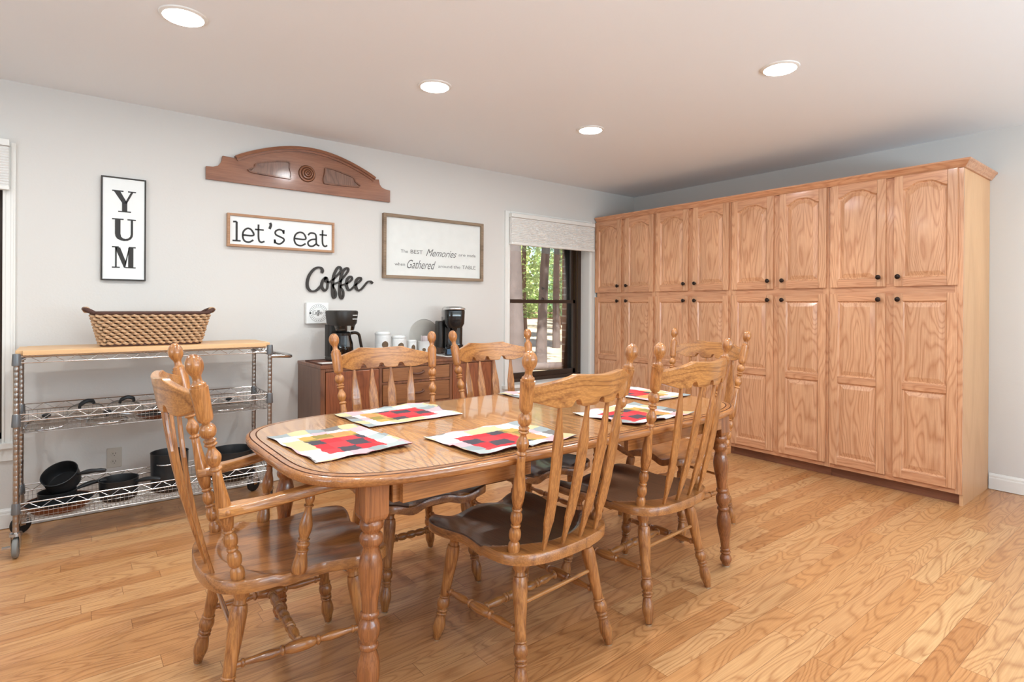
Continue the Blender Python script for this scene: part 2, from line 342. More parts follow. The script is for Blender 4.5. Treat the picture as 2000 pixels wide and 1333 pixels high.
def turn(*parts):
    """profile from parts: ('b',t0,t1,neck,max) bead, ('v',t0,t1,r0,peak,r1,where) vase, ('l',t0,r0,t1,r1) straight"""
    P = []
    for p in parts:
        if p[0] == 'b':
            _, t0, t1, n, mx = p
            for k in range(7): u = k / 6; P.append((t0 + (t1 - t0) * u, n + (mx - n) * math.sin(PI * u) ** .55 if 0 < u < 1 else n))
        elif p[0] == 'v':
            _, t0, t1, r0, pk, r1, w = p
            for k in range(11):
                u = k / 10
                if u < w: s = math.sin(PI / 2 * u / w); r = r0 + (pk - r0) * s
                else: s = .5 + .5 * math.cos(PI * (u - w) / (1 - w)); r = r1 + (pk - r1) * s
                P.append((t0 + (t1 - t0) * u, r))
        else: P += [(p[1], p[2]), (p[3], p[4])]
    out = []
    for t, r in P:
        if out and t <= out[-1][0]: t = out[-1][0] + 1e-4
        out.append((t, r))
    return out
def tube(bm, pts, r, seg=6, closed=False, mi=0):
    pts = [Vector(p) for p in pts]; n = len(pts); rings = []; pa = None
    for i, p in enumerate(pts):
        d = (pts[(i + 1) % n] - pts[i - 1]) if closed else (pts[min(i + 1, n - 1)] - pts[max(i - 1, 0)])
        if d.length < 1e-9: d = Vector((0, 0, 1))
        d.normalize()
        if pa is None: a, _ = frame_axes(d)
        else:
            a = pa - d * pa.dot(d)
            if a.length < 1e-6: a, _ = frame_axes(d)
            a.normalize()
        pa = a; b = d.cross(a); rr = r[i] if isinstance(r, (list, tuple)) else r
        rings.append([bm.verts.new(p + (a * math.cos(2 * PI * k / seg) + b * math.sin(2 * PI * k / seg)) * rr) for k in range(seg)])
    m = n if closed else n - 1
    for i in range(m):
        r0, r1 = rings[i], rings[(i + 1) % n]
        for k in range(seg):
            j = (k + 1) % seg; f = bm.faces.new((r0[k], r0[j], r1[j], r1[k])); f.material_index = mi
    if not closed:
        for rg in (rings[0], rings[-1]): f = bm.faces.new(rg); f.material_index = mi
    return bm
def catmull(pts, n=8, closed=False):
    pts = [Vector(p) for p in pts]; out = []; N = len(pts)
    for i in range(N if closed else N - 1):
        p = [pts[(i + k) % N] if closed else pts[min(max(i + k, 0), N - 1)] for k in (-1, 0, 1, 2)]
        for j in range(n):
            t = j / n
            out.append(.5 * ((2 * p[1]) + (p[2] - p[0]) * t + (2 * p[0] - 5 * p[1] + 4 * p[2] - p[3]) * t * t + (3 * p[1] - p[0] - 3 * p[2] + p[3]) * t ** 3))
    if not closed: out.append(pts[-1])
    return out
def prism(bm, poly, mapf, t0, t1, mi=0):
    """extrude 2-D polygon; mapf(u, v, t) -> 3-D"""
    a = [bm.verts.new(mapf(u, v, t0)) for u, v in poly]; b = [bm.verts.new(mapf(u, v, t1)) for u, v in poly]; n = len(poly)
    for i in range(n): f = bm.faces.new((a[i], a[(i + 1) % n], b[(i + 1) % n], b[i])); f.material_index = mi
    for lp in (a[::-1], b): f = bm.faces.new(lp); f.material_index = mi
    return bm
def ribbon(bm, pts, w, y0, y1, n=6):
    """flat stroke lettering on a wall facing -y: pts are (x, z)"""
    c = catmull([(p[0], p[1], 0) for p in pts], n) if len(pts) > 2 else [Vector((p[0], p[1], 0)) for p in pts]
    N = len(c); L_, R_ = [], []
    for i, p in enumerate(c):
        d = c[min(i + 1, N - 1)] - c[max(i - 1, 0)]
        if d.length < 1e-9: d = Vector((1, 0, 0))
        d.normalize(); nn = Vector((-d.y, d.x, 0)); ww = (w(i / max(1, N - 1), d) if callable(w) else w) / 2
        L_.append(p + nn * ww); R_.append(p - nn * ww)
    V = lambda p, y: bm.verts.new((p.x, y, p.y))
    a = [V(p, y0) for p in L_]; b = [V(p, y0) for p in R_]; e = [V(p, y1) for p in L_]; f = [V(p, y1) for p in R_]
    for i in range(N - 1):
        bm.faces.new((a[i], a[i + 1], b[i + 1], b[i])); bm.faces.new((e[i], e[i + 1], f[i + 1], f[i]))
        bm.faces.new((a[i], a[i + 1], e[i + 1], e[i])); bm.faces.new((b[i], b[i + 1], f[i + 1], f[i]))
    for i in (0, N - 1): bm.faces.new((a[i], b[i], f[i], e[i]))
    return bm

# ------------------------------------------------------------------ room shell
X0, Y0, TH = -2.6, -2.6, .17
struct('floor', bx(X0 - TH, XR + TH, Y0 - TH, YB + TH, -.12, 0), M['floor'])
struct('ceiling', bx(X0 - TH, XR + TH, Y0 - TH, YB + TH, ZC, ZC + .15), M['ceil'])
def holed(name, axis, lo, hi, p0, p1, holes, zt=ZC):
    bm = B(); cuts = sorted(holes); cur = lo
    def bb(a, b, z0, z1):
        if axis == 'x': box(bm, a, b, p0, p1, z0, z1)
        else: box(bm, p0, p1, a, b, z0, z1)
    for a, b, z0, z1 in cuts:
        bb(cur, a, 0, zt); bb(a, b, 0, z0); bb(a, b, z1, zt); cur = b
    bb(cur, hi, 0, zt); return struct(name, bm, M['wall'])
W2 = (3.20, 4.245, .50, 2.06); W1 = (-1.30, -.275, .47, 2.06)
holed('wall_back', 'x', X0 - TH, XR + TH, YB, YB + TH, [W1, W2])
struct('wall_right', bx(XR, XR + TH, Y0 - TH, YB, 0, ZC), M['wall'])
holed('wall_front', 'x', X0 - TH, XR, Y0 - TH, Y0, [(.2, 4.2, .5, 2.2)])
holed('wall_left', 'y', Y0, YB, X0 - TH, X0, [(-.6, 1.8, .5, 2.2)])
def base_prof(bm, p, q, n):
    """baseboard along p->q, n = normal into the room"""
    prof = [(0, 0), (.015, 0), (.015, .072), (.0135, .078), (.0115, .080), (.0125, .084), (.0115, .093), (.006, .1), (.004, .104), (0, .105)]
    p, q, n = Vector(p), Vector(q), Vector(n)
    a = [bm.verts.new(p + n * u + Vector((0, 0, v))) for u, v in prof]; b = [bm.verts.new(q + n * u + Vector((0, 0, v))) for u, v in prof]
    for i in range(len(prof)): j = (i + 1) % len(prof); bm.faces.new((a[i], a[j], b[j], b[i]))
    bm.faces.new(a); bm.faces.new(b)
bm = B(); base_prof(bm, (X0, YB, .003), (XC + .05, YB, .003), (0, -1, 0)); struct('baseboard_back', bm, M['trim'])
bm = B(); base_prof(bm, (XR, 1.03, .003), (XR, Y0, .003), (-1, 0, 0)); struct('baseboard_right', bm, M['trim'])
bm = B(); base_prof(bm, (X0, YB, .003), (X0, Y0, .003), (1, 0, 0)); struct('baseboard_left', bm, M['trim'])
bm = B(); base_prof(bm, (X0, Y0, .003), (XR, Y0, .003), (0, 1, 0)); struct('baseboard_front', bm, M['trim'])

def casing(bm, x0, x1, z0, z1, w, wr=None):
    wr = wr or w
    for (a, b, c, d) in ((x0 - w, x0, z0 - .02, z1 + .04), (x1, x1 + wr, z0 - .02, z1 + .04), (x0, x1, z1, z1 + .04)):
        box(bm, a, b, YB - .016, YB + .001, c, d)
        if b - a < .3: box(bm, a, a + .012, YB - .021, YB - .015, c, d); box(bm, b - .02, b - .008, YB - .0195, YB - .015, c, d)
        else: box(bm, a, b, YB - .021, YB - .015, d - .012, d)
def window(n, rect, ywin, full=True):
    x0, x1, z0, z1 = rect; yo = YB + TH
    fr = struct('window_%d' % n, B(), M['sash']); bm = B()
    box(bm, x0, x0 + .035, ywin, yo + .02, z0, z1); box(bm, x1 - .045, x1, ywin, yo + .02, z0, z1)
    box(bm, x0, x1, ywin, yo + .02, z0, z0 + .035); box(bm, x0, x1, ywin, yo + .02, z1 - .035, z1)
    box(bm, x0 + .035, x0 + .05, ywin + .012, ywin + .03, z0, z1); box(bm, x1 - .062, x1 - .045, ywin + .012, ywin + .02, z0, z1)
    bm.to_mesh(fr.data); bm.free()
    zm = 1.275
    for nm, a, b, yy in (('lower_sash', z0 + .035, zm + .018, ywin + .02), ('upper_sash', zm - .018, z1 - .035, ywin + .05)):
        bm = B(); w = .032; xa, xb = x0 + .035, x1 - .062
        box(bm, xa, xa + w * .8, yy, yy + .03, a, b); box(bm, xb - w, xb, yy, yy + .03, a, b)
        box(bm, xa, xb, yy, yy + .03, a, a + (w * 1.5 if nm[0] == 'l' else w)); box(bm, xa, xb, yy, yy + .03, b - w, b)
        s = obj(nm, bm, M['sash'], fr)
        obj('pane', bx(xa + .01, xb - .01, yy + .012, yy + .016, a + .01, b - .01), M['glass'], s)
    obj('sash_lock', lathe(B(), ((x0 + x1) / 2, ywin + .012, zm + .018), ((x0 + x1) / 2, ywin + .012, zm + .04), [(0, .016), (.6, .014), (1, .006)], 10), M['sash'], fr)
    obj('screen_track', bx(x1 - .046, x1 - .0452, ywin - .002, ywin + .1, z0, z1), M['sash2'], fr)
    return fr
window(1, W1, YB + .115); window(2, W2, YB + .115)
bm = B(); casing(bm, W2[0], W2[1], W2[2], W2[3], .058, .03); box(bm, W2[0] - .075, W2[1] + .04, YB - .05, YB, W2[2] - .03, W2[2]); struct('trim_1', bm, M['trim'], bevel=.002)
bm = B(); casing(bm, W1[0], W1[1], W1[2], W1[3], .053); box(bm, W1[0] - .075, W1[1] + .075, YB - .045, YB, W1[2] - .03, W1[2]); box(bm, W1[0] - .05, W1[1] + .05, YB - .02, YB, W1[2] - .1, W1[2] - .03); struct('trim_2', bm, M['trim'], bevel=.002)
def simple_window(n, x0, x1, y0, y1, z0, z1, ax):
    bm = B(); w = .05
    def bb(a, b, c, d):
        if ax == 'x': box(bm, a, b, Y0 - .1, Y0 - .05, c, d)
        else: box(bm, X0 - .1, X0 - .05, a, b, c, d)
    a, b = (x0, x1) if ax == 'x' else (y0, y1); m = (a + b) / 2
    bb(a, a + w, z0, z1); bb(b - w, b, z0, z1); bb(a, b, z0, z0 + w); bb(a, b, z1 - w, z1); bb(m - w / 2, m + w / 2, z0, z1)
    fr = struct('window_%d' % n, bm, M['trim'])
    bm = B()
    if ax == 'x': box(bm, a, b, Y0 - .08, Y0 - .075, z0, z1)
    else: box(bm, X0 - .08, X0 - .075, a, b, z0, z1)
    obj('pane', bm, M['glass'], fr)
simple_window(3, .2, 4.2, 0, 0, .5, 2.2, 'x'); simple_window(4, 0, 0, -.6, 1.8, .5, 2.2, 'y')  # unseen windows, assumed as openings for the added fill lamps

def pleated(name, x0, x1, z0, z1, y, label):
    t = thing(name, label, 'window shade', ((x0 + x1) / 2, y, z0)); ox, oz = (x0 + x1) / 2, z0
    bm = B(); n = 15; H = z1 - z0 - .035
    P = [(0.0 if k % 2 else -.009, .018 + (H - .02) * k / (2 * n)) for k in range(2 * n + 1)]
    fa = [bm.verts.new((x0 - ox + .004, p[0], p[1])) for p in P]; fb = [bm.verts.new((x1 - ox - .004, p[0], p[1])) for p in P]
    ba = [bm.verts.new((x0 - ox + .004, .022, p[1])) for p in P]; bb = [bm.verts.new((x1 - ox - .004, .022, p[1])) for p in P]
    for i in range(len(P) - 1):
        bm.faces.new((fa[i], fa[i + 1], fb[i + 1], fb[i])); bm.faces.new((ba[i], ba[i + 1], bb[i + 1], bb[i]))
        bm.faces.new((fa[i], fa[i + 1], ba[i + 1], ba[i])); bm.faces.new((fb[i], fb[i + 1], bb[i + 1], bb[i]))
    obj('pleated_fabric', bm, M['shade'], t)
    obj('headrail', bx(x0 - ox, x1 - ox, -.018, .03, z1 - z0 - .035, z1 - z0), M['trim'], t, bevel=.003)
    obj('bottom_rail', bx(x0 - ox, x1 - ox, -.012, .026, 0, .02), M['trim'], t, bevel=.003)
pleated('cellular_shade', 3.178, 4.262, 1.79, 2.075, YB - .052, 'white pleated shade drawn down over the top of the wooded window beside the oak cabinets')
pleated('cellular_shade', -1.33, -.245, 1.835, 2.105, YB - .052, 'white pleated shade at the far left edge, on the window left of the vertical sign')

# ------------------------------------------------------------------ recessed lights
for i, (x, y) in enumerate(LAMP_XY):
    lab = {0: 'round recessed ceiling light above the left end of the table, leftmost of those in view', 1: 'round recessed ceiling light nearest the carved crest, second from the left',
           2: 'round recessed ceiling light nearest the window corner, smallest in view', 3: 'round recessed ceiling light in front of the oak cabinets, rightmost in view'}.get(i)
    if i == 4: lab = 'round recessed ceiling light just above the top edge of the picture'
    t = thing('recessed_light', lab or 'assumed round recessed ceiling light in an unseen part of the ceiling', 'ceiling light', (x, y, ZC), 0, 'recessed ceiling lights')
    bm = B(); lathe(bm, (0, 0, 0), (0, 0, -.009), [(0, .092), (.5, .09), (1, .079)], 32)
    obj('trim_ring', bm, M['trim'], t, True)
    obj('lens', lathe(B(), (0, 0, -.0092), (0, 0, -.0105), [(0, .077), (1, .075)], 32), M['lens'], t)

# ------------------------------------------------------------------ oak pantry cabinets
PITCHY, CY0 = .7713, 1.432
def door(y0, y1, z0, z1, knob_y, knob_z, arch, root, mids=()):
    """frame-and-raised-panel door facing -x, local coordinates of root (root at x=XC)"""
    th, st = .019, .052
    d = obj('door', B(), M['cab_z'], root)
    bm = B(); N = 24
    ya, yb = y0 + st, y1 - st
    panels = []
    segs = [z0] + [m for m in mids] + [z1]
    for k in range(len(segs) - 1):
        a = segs[k] + (st + .004 if k == 0 else st * .45); b = segs[k + 1] - (st if k == len(segs) - 2 else st * .45)
        panels.append((a, b, arch and k == len(segs) - 2))
    box(bm, -th, 0, y0, ya, z0, z1); box(bm, -th, 0, yb, y1, z0, z1)       # stiles
    def arc(u, a, rise=.042):       # cathedral arch height at u in 0..1
        s = 1 - abs(2 * u - 1); return a - rise + rise * (math.sin(min(1, s * 1.25) * PI / 2) ** 1.6)
    def rail(zb, zt, arched_bottom):
        for i in range(N if arched_bottom else 1):
            n_ = N if arched_bottom else 1
            u0, u1 = i / n_, (i + 1) / n_; a0 = arc(u0, zb) if arched_bottom else zb; a1 = arc(u1, zb) if arched_bottom else zb
            A, Bb = ya + (yb - ya) * u0, ya + (yb - ya) * u1
            v = [bm.verts.new(p) for p in ((-th, A, a0), (-th, Bb, a1), (-th, Bb, zt), (-th, A, zt), (0, A, a0), (0, Bb, a1), (0, Bb, zt), (0, A, zt))]
            for f in ((0, 1, 2, 3), (4, 5, 6, 7), (0, 1, 5, 4), (3, 2, 6, 7)): fc = bm.faces.new([v[q] for q in f]); fc.material_index = 1
    rail(z0, panels[0][0], False)
    for k in range(len(panels) - 1): rail(panels[k][1], panels[k + 1][0], False)
    rail(panels[-1][1], z1, panels[-1][2])
    # small moulding and raised field
    for (a, b, ar) in panels:
        def loop(ins, x, fl=0.0):
            P = [(ya + ins, a + ins), (yb - ins, a + ins)]
            if ar:
                for i in range(N + 1):
                    u = 1 - i / N; P.append((ya + ins + (yb - ya - 2 * ins) * u, arc(u, b) - ins))
            else: P += [(yb - ins, b - ins), (ya + ins, b - ins)]
            return [bm.verts.new((x, p[0], p[1])) for p in P]
        loops = [loop(.0, -th + .001), loop(.004, -th + .008), loop(.008, -th + .0125), loop(.012, -th + .0125), loop(.038, -th + .004), loop(.041, -th + .0035)]
        n_ = len(loops[0])
        for q, (p, r) in enumerate(zip(loops, loops[1:])):
            for i in range(n_): fc = bm.faces.new((p[i], p[(i + 1) % n_], r[(i + 1) % n_], r[i])); fc.material_index = 2 if q > 2 else 0
        fc = bm.faces.new(loops[-1]); fc.material_index = 2
    bmesh.ops.recalc_face_normals(bm, faces=bm.faces); bm.to_mesh(d.data); bm.free()
    d.data.materials.append(M['cab_y']); d.data.materials.append(M['cab_z2'])
    bv = d.modifiers.new('bevel', 'BEVEL'); bv.width = .0025; bv.segments = 2; bv.limit_method = 'ANGLE'; bv.angle_limit = math.radians(60)
    kb = B(); lathe(kb, (-th, knob_y, knob_z), (-th - .029, knob_y, knob_z), [(0, .009), (.12, .008), (.3, .0055), (.5, .007), (.62, .0155), (.8, .0165), (.93, .012), (1, .004)], 16)
    obj('knob', kb, M['knob'], d, True)
CL = ['tall oak pantry cabinet closest to the camera, with an exposed side panel', 'tall oak pantry cabinet second from the exposed end of the row',
      'tall oak pantry cabinet second from the window, behind the chair at the table end', 'tall oak pantry cabinet nearest the window, in the corner of the room']
for k in range(4):
    yc = CY0 + PITCHY * k; a, b = yc - PITCHY / 2, yc + PITCHY / 2
    if k == 0: a = 1.035
    if k == 3: b = YB - .022
    t = thing('pantry_cabinet', CL[k], 'cabinet', (XC, yc, 0), 0, 'oak pantry cabinets along the right wall')
    la, lb = a - yc + .0008, b - yc - .0008; ZT = 2.0965; D = XR - XC - .003
    bm = B(); box(bm, .02, D, la + .018, lb - .018, .1, ZT); box(bm, .02, D, la, la + .018, 0 if k == 0 else .1, ZT); box(bm, .02, D, lb - .018, lb, .1, ZT)
    obj('carcass', bm, M['cab_side'], t)
    bm = B(); g = .026
    for (p, q) in ((la, la + .04), (lb - .04, lb)): box(bm, 0, .0199, p, q, .074, ZT)
    for (z0, z1) in ((.125, 1.31), (1.39, 2.08)): box(bm, 0, .0199, -.028, .028, z0, z1)
    obj('face_stiles', bm, M['cab_z'], t)
    for (z0, z1) in ((.074, .125), (1.31, 1.39), (2.08, ZT)):
        obj('face_rail', bx(.0005, .0195, la + .04, lb - .04, z0, z1), M['cab_y'], t)
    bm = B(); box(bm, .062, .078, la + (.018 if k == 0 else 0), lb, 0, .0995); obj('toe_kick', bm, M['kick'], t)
    for (p, q, ky) in ((-.370, -.027, -.056), (.022, .372, .058)):
        if k == 0 and p < 0: p = -.37
        door(p, q, 1.37, 2.098, ky, 1.434, True, t); door(p, q, .105, 1.325, ky, 1.284, False, t, (.715,))
bm = B()
def crown(bm):
    prof = [(0, 2.098), (-.010, 2.098), (-.014, 2.106), (-.022, 2.114), (-.030, 2.128), (-.040, 2.136), (-.042, 2.146), (0, 2.146)]
    y_end, y_wall, xw = 1.035, YB - .02, XR - .003
    rows = []
    for u, z in prof:
        rows.append([(XC + u, y_wall, z), (XC + u, y_end + u, z), (xw, y_end + u, z)])
    V = [[bm.verts.new(p) for p in r] for r in rows]; n = len(V)
    for i in range(n):
        j = (i + 1) % n
        for s in range(2): bm.faces.new((V[i][s], V[i][s + 1], V[j][s + 1], V[j][s]))
    bm.faces.new([r[0] for r in V]); bm.faces.new([r[2] for r in V])
    box(bm, XC, xw, y_end, y_wall, 2.098, 2.14)
crown(bm)
tag(obj('crown_molding', bm, M['cab_y']), 'long oak crown moulding running along the top of the pantry cabinets', 'moulding')

# ------------------------------------------------------------------ dining table
TX, TY, TA, TB = 1.543, 1.89, 1.056, .52
def sup(a, b, n=4.6, K=120):
    P = []
    for i in range(K):
        th = 2 * PI * i / K; c, s = math.cos(th), math.sin(th)
        P.append((a * math.copysign(abs(c) ** (2 / n), c), b * math.copysign(abs(s) ** (2 / n), s)))
    return P
table = thing('dining_table', 'long oval-ended oak dining table with turned legs in the middle of the room', 'table', (TX, TY, 0))
bm = B(); rings = []
prof = [(.034, .7615, 0), (.0325, .7585, 1), (.0305, .7585, 1), (.029, .7612, 0), (.014, .7605, 0), (.0125, .7575, 1), (.0115, .7575, 1), (.010, .7595, 0), (.004, .757, 0), (.0005, .752, 0), (0, .745, 0), (.001, .738, 0), (.005, .732, 0), (.012, .729, 0), (.05, .728, 0)]
for ins, z, mi in prof: rings.append([bm.verts.new((p[0], p[1], z)) for p in sup(TA - ins, TB - ins)])
for q, (r0, r1) in enumerate(zip(rings, rings[1:])):
    mi = 1 if (prof[q][2] or prof[q + 1][2]) else 0
    for i in range(len(r0)): f = bm.faces.new((r0[i], r0[(i + 1) % 120], r1[(i + 1) % 120], r1[i])); f.material_index = mi
bm.faces.new(rings[-1]);
obj('moulded_edge', bm, [M['tb_e'], M['groove']], table, True, auto=35)
# field of the top: end halves and leaves, with thin seams between
P = sup(TA - .034, TB - .034, K=240)
cuts = [-2, -.335, .155, 2]
def clip(poly, x, keep_right):
    out = []
    for i in range(len(poly)):
        p, q = poly[i], poly[(i + 1) % len(poly)]; ip = (p[0] >= x) == keep_right; iq = (q[0] >= x) == keep_right
        if ip: out.append(p)
        if ip != iq: t_ = (x - p[0]) / (q[0] - p[0]); out.append((x, p[1] + (q[1] - p[1]) * t_))
    return out
for i in range(3):
    pl = P
    if i > 0: pl = clip(pl, cuts[i] + .0008, True)
    if i < 2: pl = clip(pl, cuts[i + 1] - .0008, False)
    bm = B(); prism(bm, pl, lambda u, v, t_: (u, v, t_), .745, .7615); obj('leaf' if i == 1 else 'top_half', bm, M['tb_y'], table)
for s in (-1, 1):
    for (xa, xb, nm) in ((-.80, -.33, 0), (.158, .80, 1)):
        obj('apron', bx(xa, xb, s * .44 - .011, s * .44 + .011, .668, .728), M['tb_e'], table, bevel=.002)
for xa in (-.82, .80): obj('apron', bx(xa, xa + .022, -.43, .43, .668, .728), M['tb_e'], table, bevel=.002)
for y in (-.2, .2): obj('slide_rail', bx(-.62, .62, y - .02, y + .02, .69, .728), M['tb_e'], table)
LEGT = turn(('b', 0, .05, .030, .0385), ('b', .06, .12, .028, .038), ('v', .13, .40, .026, .0385, .026, .35), ('b', .41, .44, .025, .031), ('b', .45, .54, .026, .035), ('b', .55, .58, .025, .031),
            ('v', .59, .86, .026, .037, .022, .3), ('b', .865, .885, .021, .026), ('b', .89, .91, .021, .027), ('v', .915, .99, .020, .031, .022, .5), ('l', .991, .02, 1, .018))
for sx in (-1, 1):
    for sy in (-1, 1):
        tx, ty = (sx * .868 if sx > 0 else -.863), sy * .39; fx, fy = (.915 if sx > 0 else -.885), sy * .408
        LT = [(a_, r_ * .88) for a_, r_ in LEGT]; lg = obj('leg', lathe(B(), (tx + (fx - tx) * .15, ty + (fy - ty) * .15, .625), (fx, fy, .006), LT, 24), M['tb_z'], table, True, auto=50)
        bm = B(); w = .036; dx, dy = (fx - tx) * .15, (fy - ty) * .15
        secs = [(.728, w), (.66, w), (.64, w), (.63, w * .93), (.622, w * .8)]
        vs = []
        for z, ww in secs:
            k_ = (.728 - z) / .728; cx_, cy_ = tx + (fx - tx) * k_, ty + (fy - ty) * k_
            vs.append([bm.verts.new((cx_ + a_ * ww, cy_ + b_ * ww, z)) for a_, b_ in ((-1, -1), (1, -1), (1, 1), (-1, 1))])
        for r0, r1 in zip(vs, vs[1:]):
            for i in range(4): bm.faces.new((r0[i], r0[(i + 1) % 4], r1[(i + 1) % 4], r1[i]))
        bm.faces.new(vs[0]); bm.faces.new(vs[-1])
        obj('square_block', bm, M['tb_z'], lg, bevel=.003)
        obj('glide', lathe(B(), (fx, fy, 0), (fx, fy, .006), [(0, .016), (1, .018)], 16), M['glide'], lg)

# ------------------------------------------------------------------ chairs
HS = .445
POST = turn(('b', 0, .066, .013, .0195), ('b', .068, .138, .012, .0195), ('b', .142, .157, .012, .016), ('b', .159, .222, .012, .019), ('b', .225, .24, .012, .0165),
            ('v', .242, .502, .0135, .0205, .0125, .25), ('b', .504, .522, .0115, .0168), ('v', .524, .608, .0105, .0202, .0092, .45), ('b', .613, .628, .0115, .0168), ('b', .630, .644, .0115, .0168),
            ('b', .647, .710, .0105, .0215), ('l', .714, .0115, .720, .012), ('l', .7205, .0175, .733, .0205), ('l', .74, .0208, .863, .0232), ('l', .8635, .0195, .876, .0195), ('l', .880, .0155, .890, .0115), ('l', .905, .0112, .912, .0125))
for k in range(1, 11):
    u = k / 10; th_ = PI * (.17 + .83 * u); POST.append((.914 + .086 * (math.cos(.17 * PI) - math.cos(th_)) / (math.cos(.17 * PI) + 1), .0232 * math.sin(th_)))
POST[-1] = (1.0, 0.0)
LEG = turn(('b', 0, .13, .0165, .0245), ('l', .135, .0165, .16, .0175), ('v', .165, .60, .0215, .0245, .0180, .12), ('b', .605, .625, .017, .021), ('b', .63, .72, .0165, .0235), ('b', .725, .75, .016, .0205), ('b', .755, .78, .016, .0205),
           ('v', .785, .985, .016, .0228, .0145, .5), ('l', .986, .014, 1, .013))
SIDE = turn(('l', 0, .0085, .06, .009), ('b', .07, .10, .009, .0125), ('v', .11, .34, .009, .0135, .009, .7), ('b', .35, .38, .010, .0155), ('b', .39, .61, .013, .0185), ('b', .62, .65, .010, .0155),
            ('v', .66, .89, .009, .0135, .009, .3), ('b', .90, .93, .009, .0125), ('l', .94, .009, 1, .0085))
CROSS = turn(('l', 0, .009, .04, .009), ('b', .05, .08, .010, .016), ('v', .09, .27, .010, .016, .012, .6), ('b', .275, .30, .011, .0165), ('b', .305, .33, .011, .0165), ('b', .34, .44, .012, .0165), ('b', .45, .55, .012, .0175), ('b', .56, .66, .012, .0165),
             ('b', .67, .695, .011, .0165), ('b', .70, .725, .011, .0165), ('v', .73, .91, .012, .016, .010, .4), ('b', .92, .95, .010, .016), ('l', .96, .009, 1, .009))
OUT = [(0, .246), (.06, .243), (.12, .254), (.18, .262), (.225, .250), (.250, .210), (.252, .150), (.238, .095), (.226, .045), (.232, -.01), (.245, -.07), (.248, -.13), (.236, -.19), (.20, -.235), (.14, -.262), (.07, -.275), (0, -.278)]
def seat_mesh():
    half = catmull([(x, y, 0) for x, y in OUT], 5); pts = [(p.x, p.y) for p in half] + [(-p.x, p.y) for p in half[-2:0:-1]]
    n = len(pts); bm = B(); rows = []
    def top(x, y):
        # raised rear ledge, then a dished saddle with two leg hollows and a pommel
        led = -.212 + .130 * (x / .25) ** 2
        s = max(0, min(1, (y - led) / .012)); s = s * s * (3 - 2 * s)
        d = .016 * max(0, 1 - ((y + .03) / .24) ** 2) * max(0, 1 - (x / .27) ** 2) + .0045
        f = max(0, (y - .02) / .23); d += f * .018 * math.exp(-((abs(x) - .115) / .055) ** 2) + f * f * .006 * (1 - math.exp(-((abs(x) - .22) / .05) ** 2))
        return HS - s * d
    S = [1, .988, .95, .9, .86, .83, .81, .79, .77, .75, .73, .71, .68, .64, .58, .5, .42, .33, .24, .15, .07]
    cy = -.01
    for k, s in enumerate(S):
        rows.append([bm.verts.new((x * s, cy + (y - cy) * s, top(x * s, cy + (y - cy) * s) - (.004 if k == 0 else 0))) for x, y in pts])
    c = bm.verts.new((0, cy, top(0, cy)))
    for r0, r1 in zip(rows, rows[1:]):
        for i in range(n): bm.faces.new((r0[i], r0[(i + 1) % n], r1[(i + 1) % n], r1[i]))
    for i in range(n): bm.faces.new((rows[-1][i], rows[-1][(i + 1) % n], c))
    e1 = [bm.verts.new((x, y, rows[0][i].co.z - .030)) for i, (x, y) in enumerate(pts)]
    e2 = [bm.verts.new((x * .985, cy + (y - cy) * .985, min(.410, e1[i].co.z - .002))) for i, (x, y) in enumerate(pts)]
    eset = set(e1) | set(e2)
    for r0, r1 in ((rows[0], e1), (e1, e2)):
        for i in range(n): bm.faces.new((r0[i], r0[(i + 1) % n], r1[(i + 1) % n], r1[i]))
    bm.faces.new(e2)
    for f in bm.faces:
        c_ = f.calc_center_median()
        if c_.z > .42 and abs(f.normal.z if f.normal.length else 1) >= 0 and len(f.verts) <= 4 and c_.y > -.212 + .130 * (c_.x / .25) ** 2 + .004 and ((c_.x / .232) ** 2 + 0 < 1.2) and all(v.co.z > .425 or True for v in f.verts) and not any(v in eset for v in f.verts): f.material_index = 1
    return bm
def yb(z): return -.188 - (.122 / .646) * (z - HS)
BOW = .078
def crest_mesh():
    bm = B(); N = 64; half = .241; th = .024
    def zt(x):
        a = abs(x)
        if a < .12: return 1.014 - .003 * math.cos(PI * a / .12)
        u = (a - .12) / (half - .12); return 1.015 - .032 * (u ** .8) if u > 0 else 1.015
    def zb(x):
        a = abs(x)
        if a > .165: u = (a - .165) / (half - .165); return .914 + .024 * u
        b_ = .914
        for c in (0, .1):
            d = abs(a - c)
            if d < .015: b_ = .914 + .019 * math.sqrt(max(0, 1 - (d / .015) ** 2)) + .004
            elif d < .028: b_ = max(b_, .914 + .004 * (1 - (d - .015) / .013))
        return b_
    R = []
    for i in range(N * 2 + 1):
        x = -half + 2 * half * i / (N * 2); bow = BOW * (1 - (x / half) ** 2); a, b = zb(x), zt(x); q = []
        fl = x * (.012 if True else 0)
        for z, dy in ((a, 0), (b, 0), (b, -th), (a, -th)): q.append(bm.verts.new((x, yb(z) - bow + dy + .006, z)))
        R.append(q)
    for p, q in zip(R, R[1:]):
        for k in range(4): bm.faces.new((p[k], p[(k + 1) % 4], q[(k + 1) % 4], q[k]))
    bm.faces.new(R[0]); bm.faces.new(R[-1]); return bm
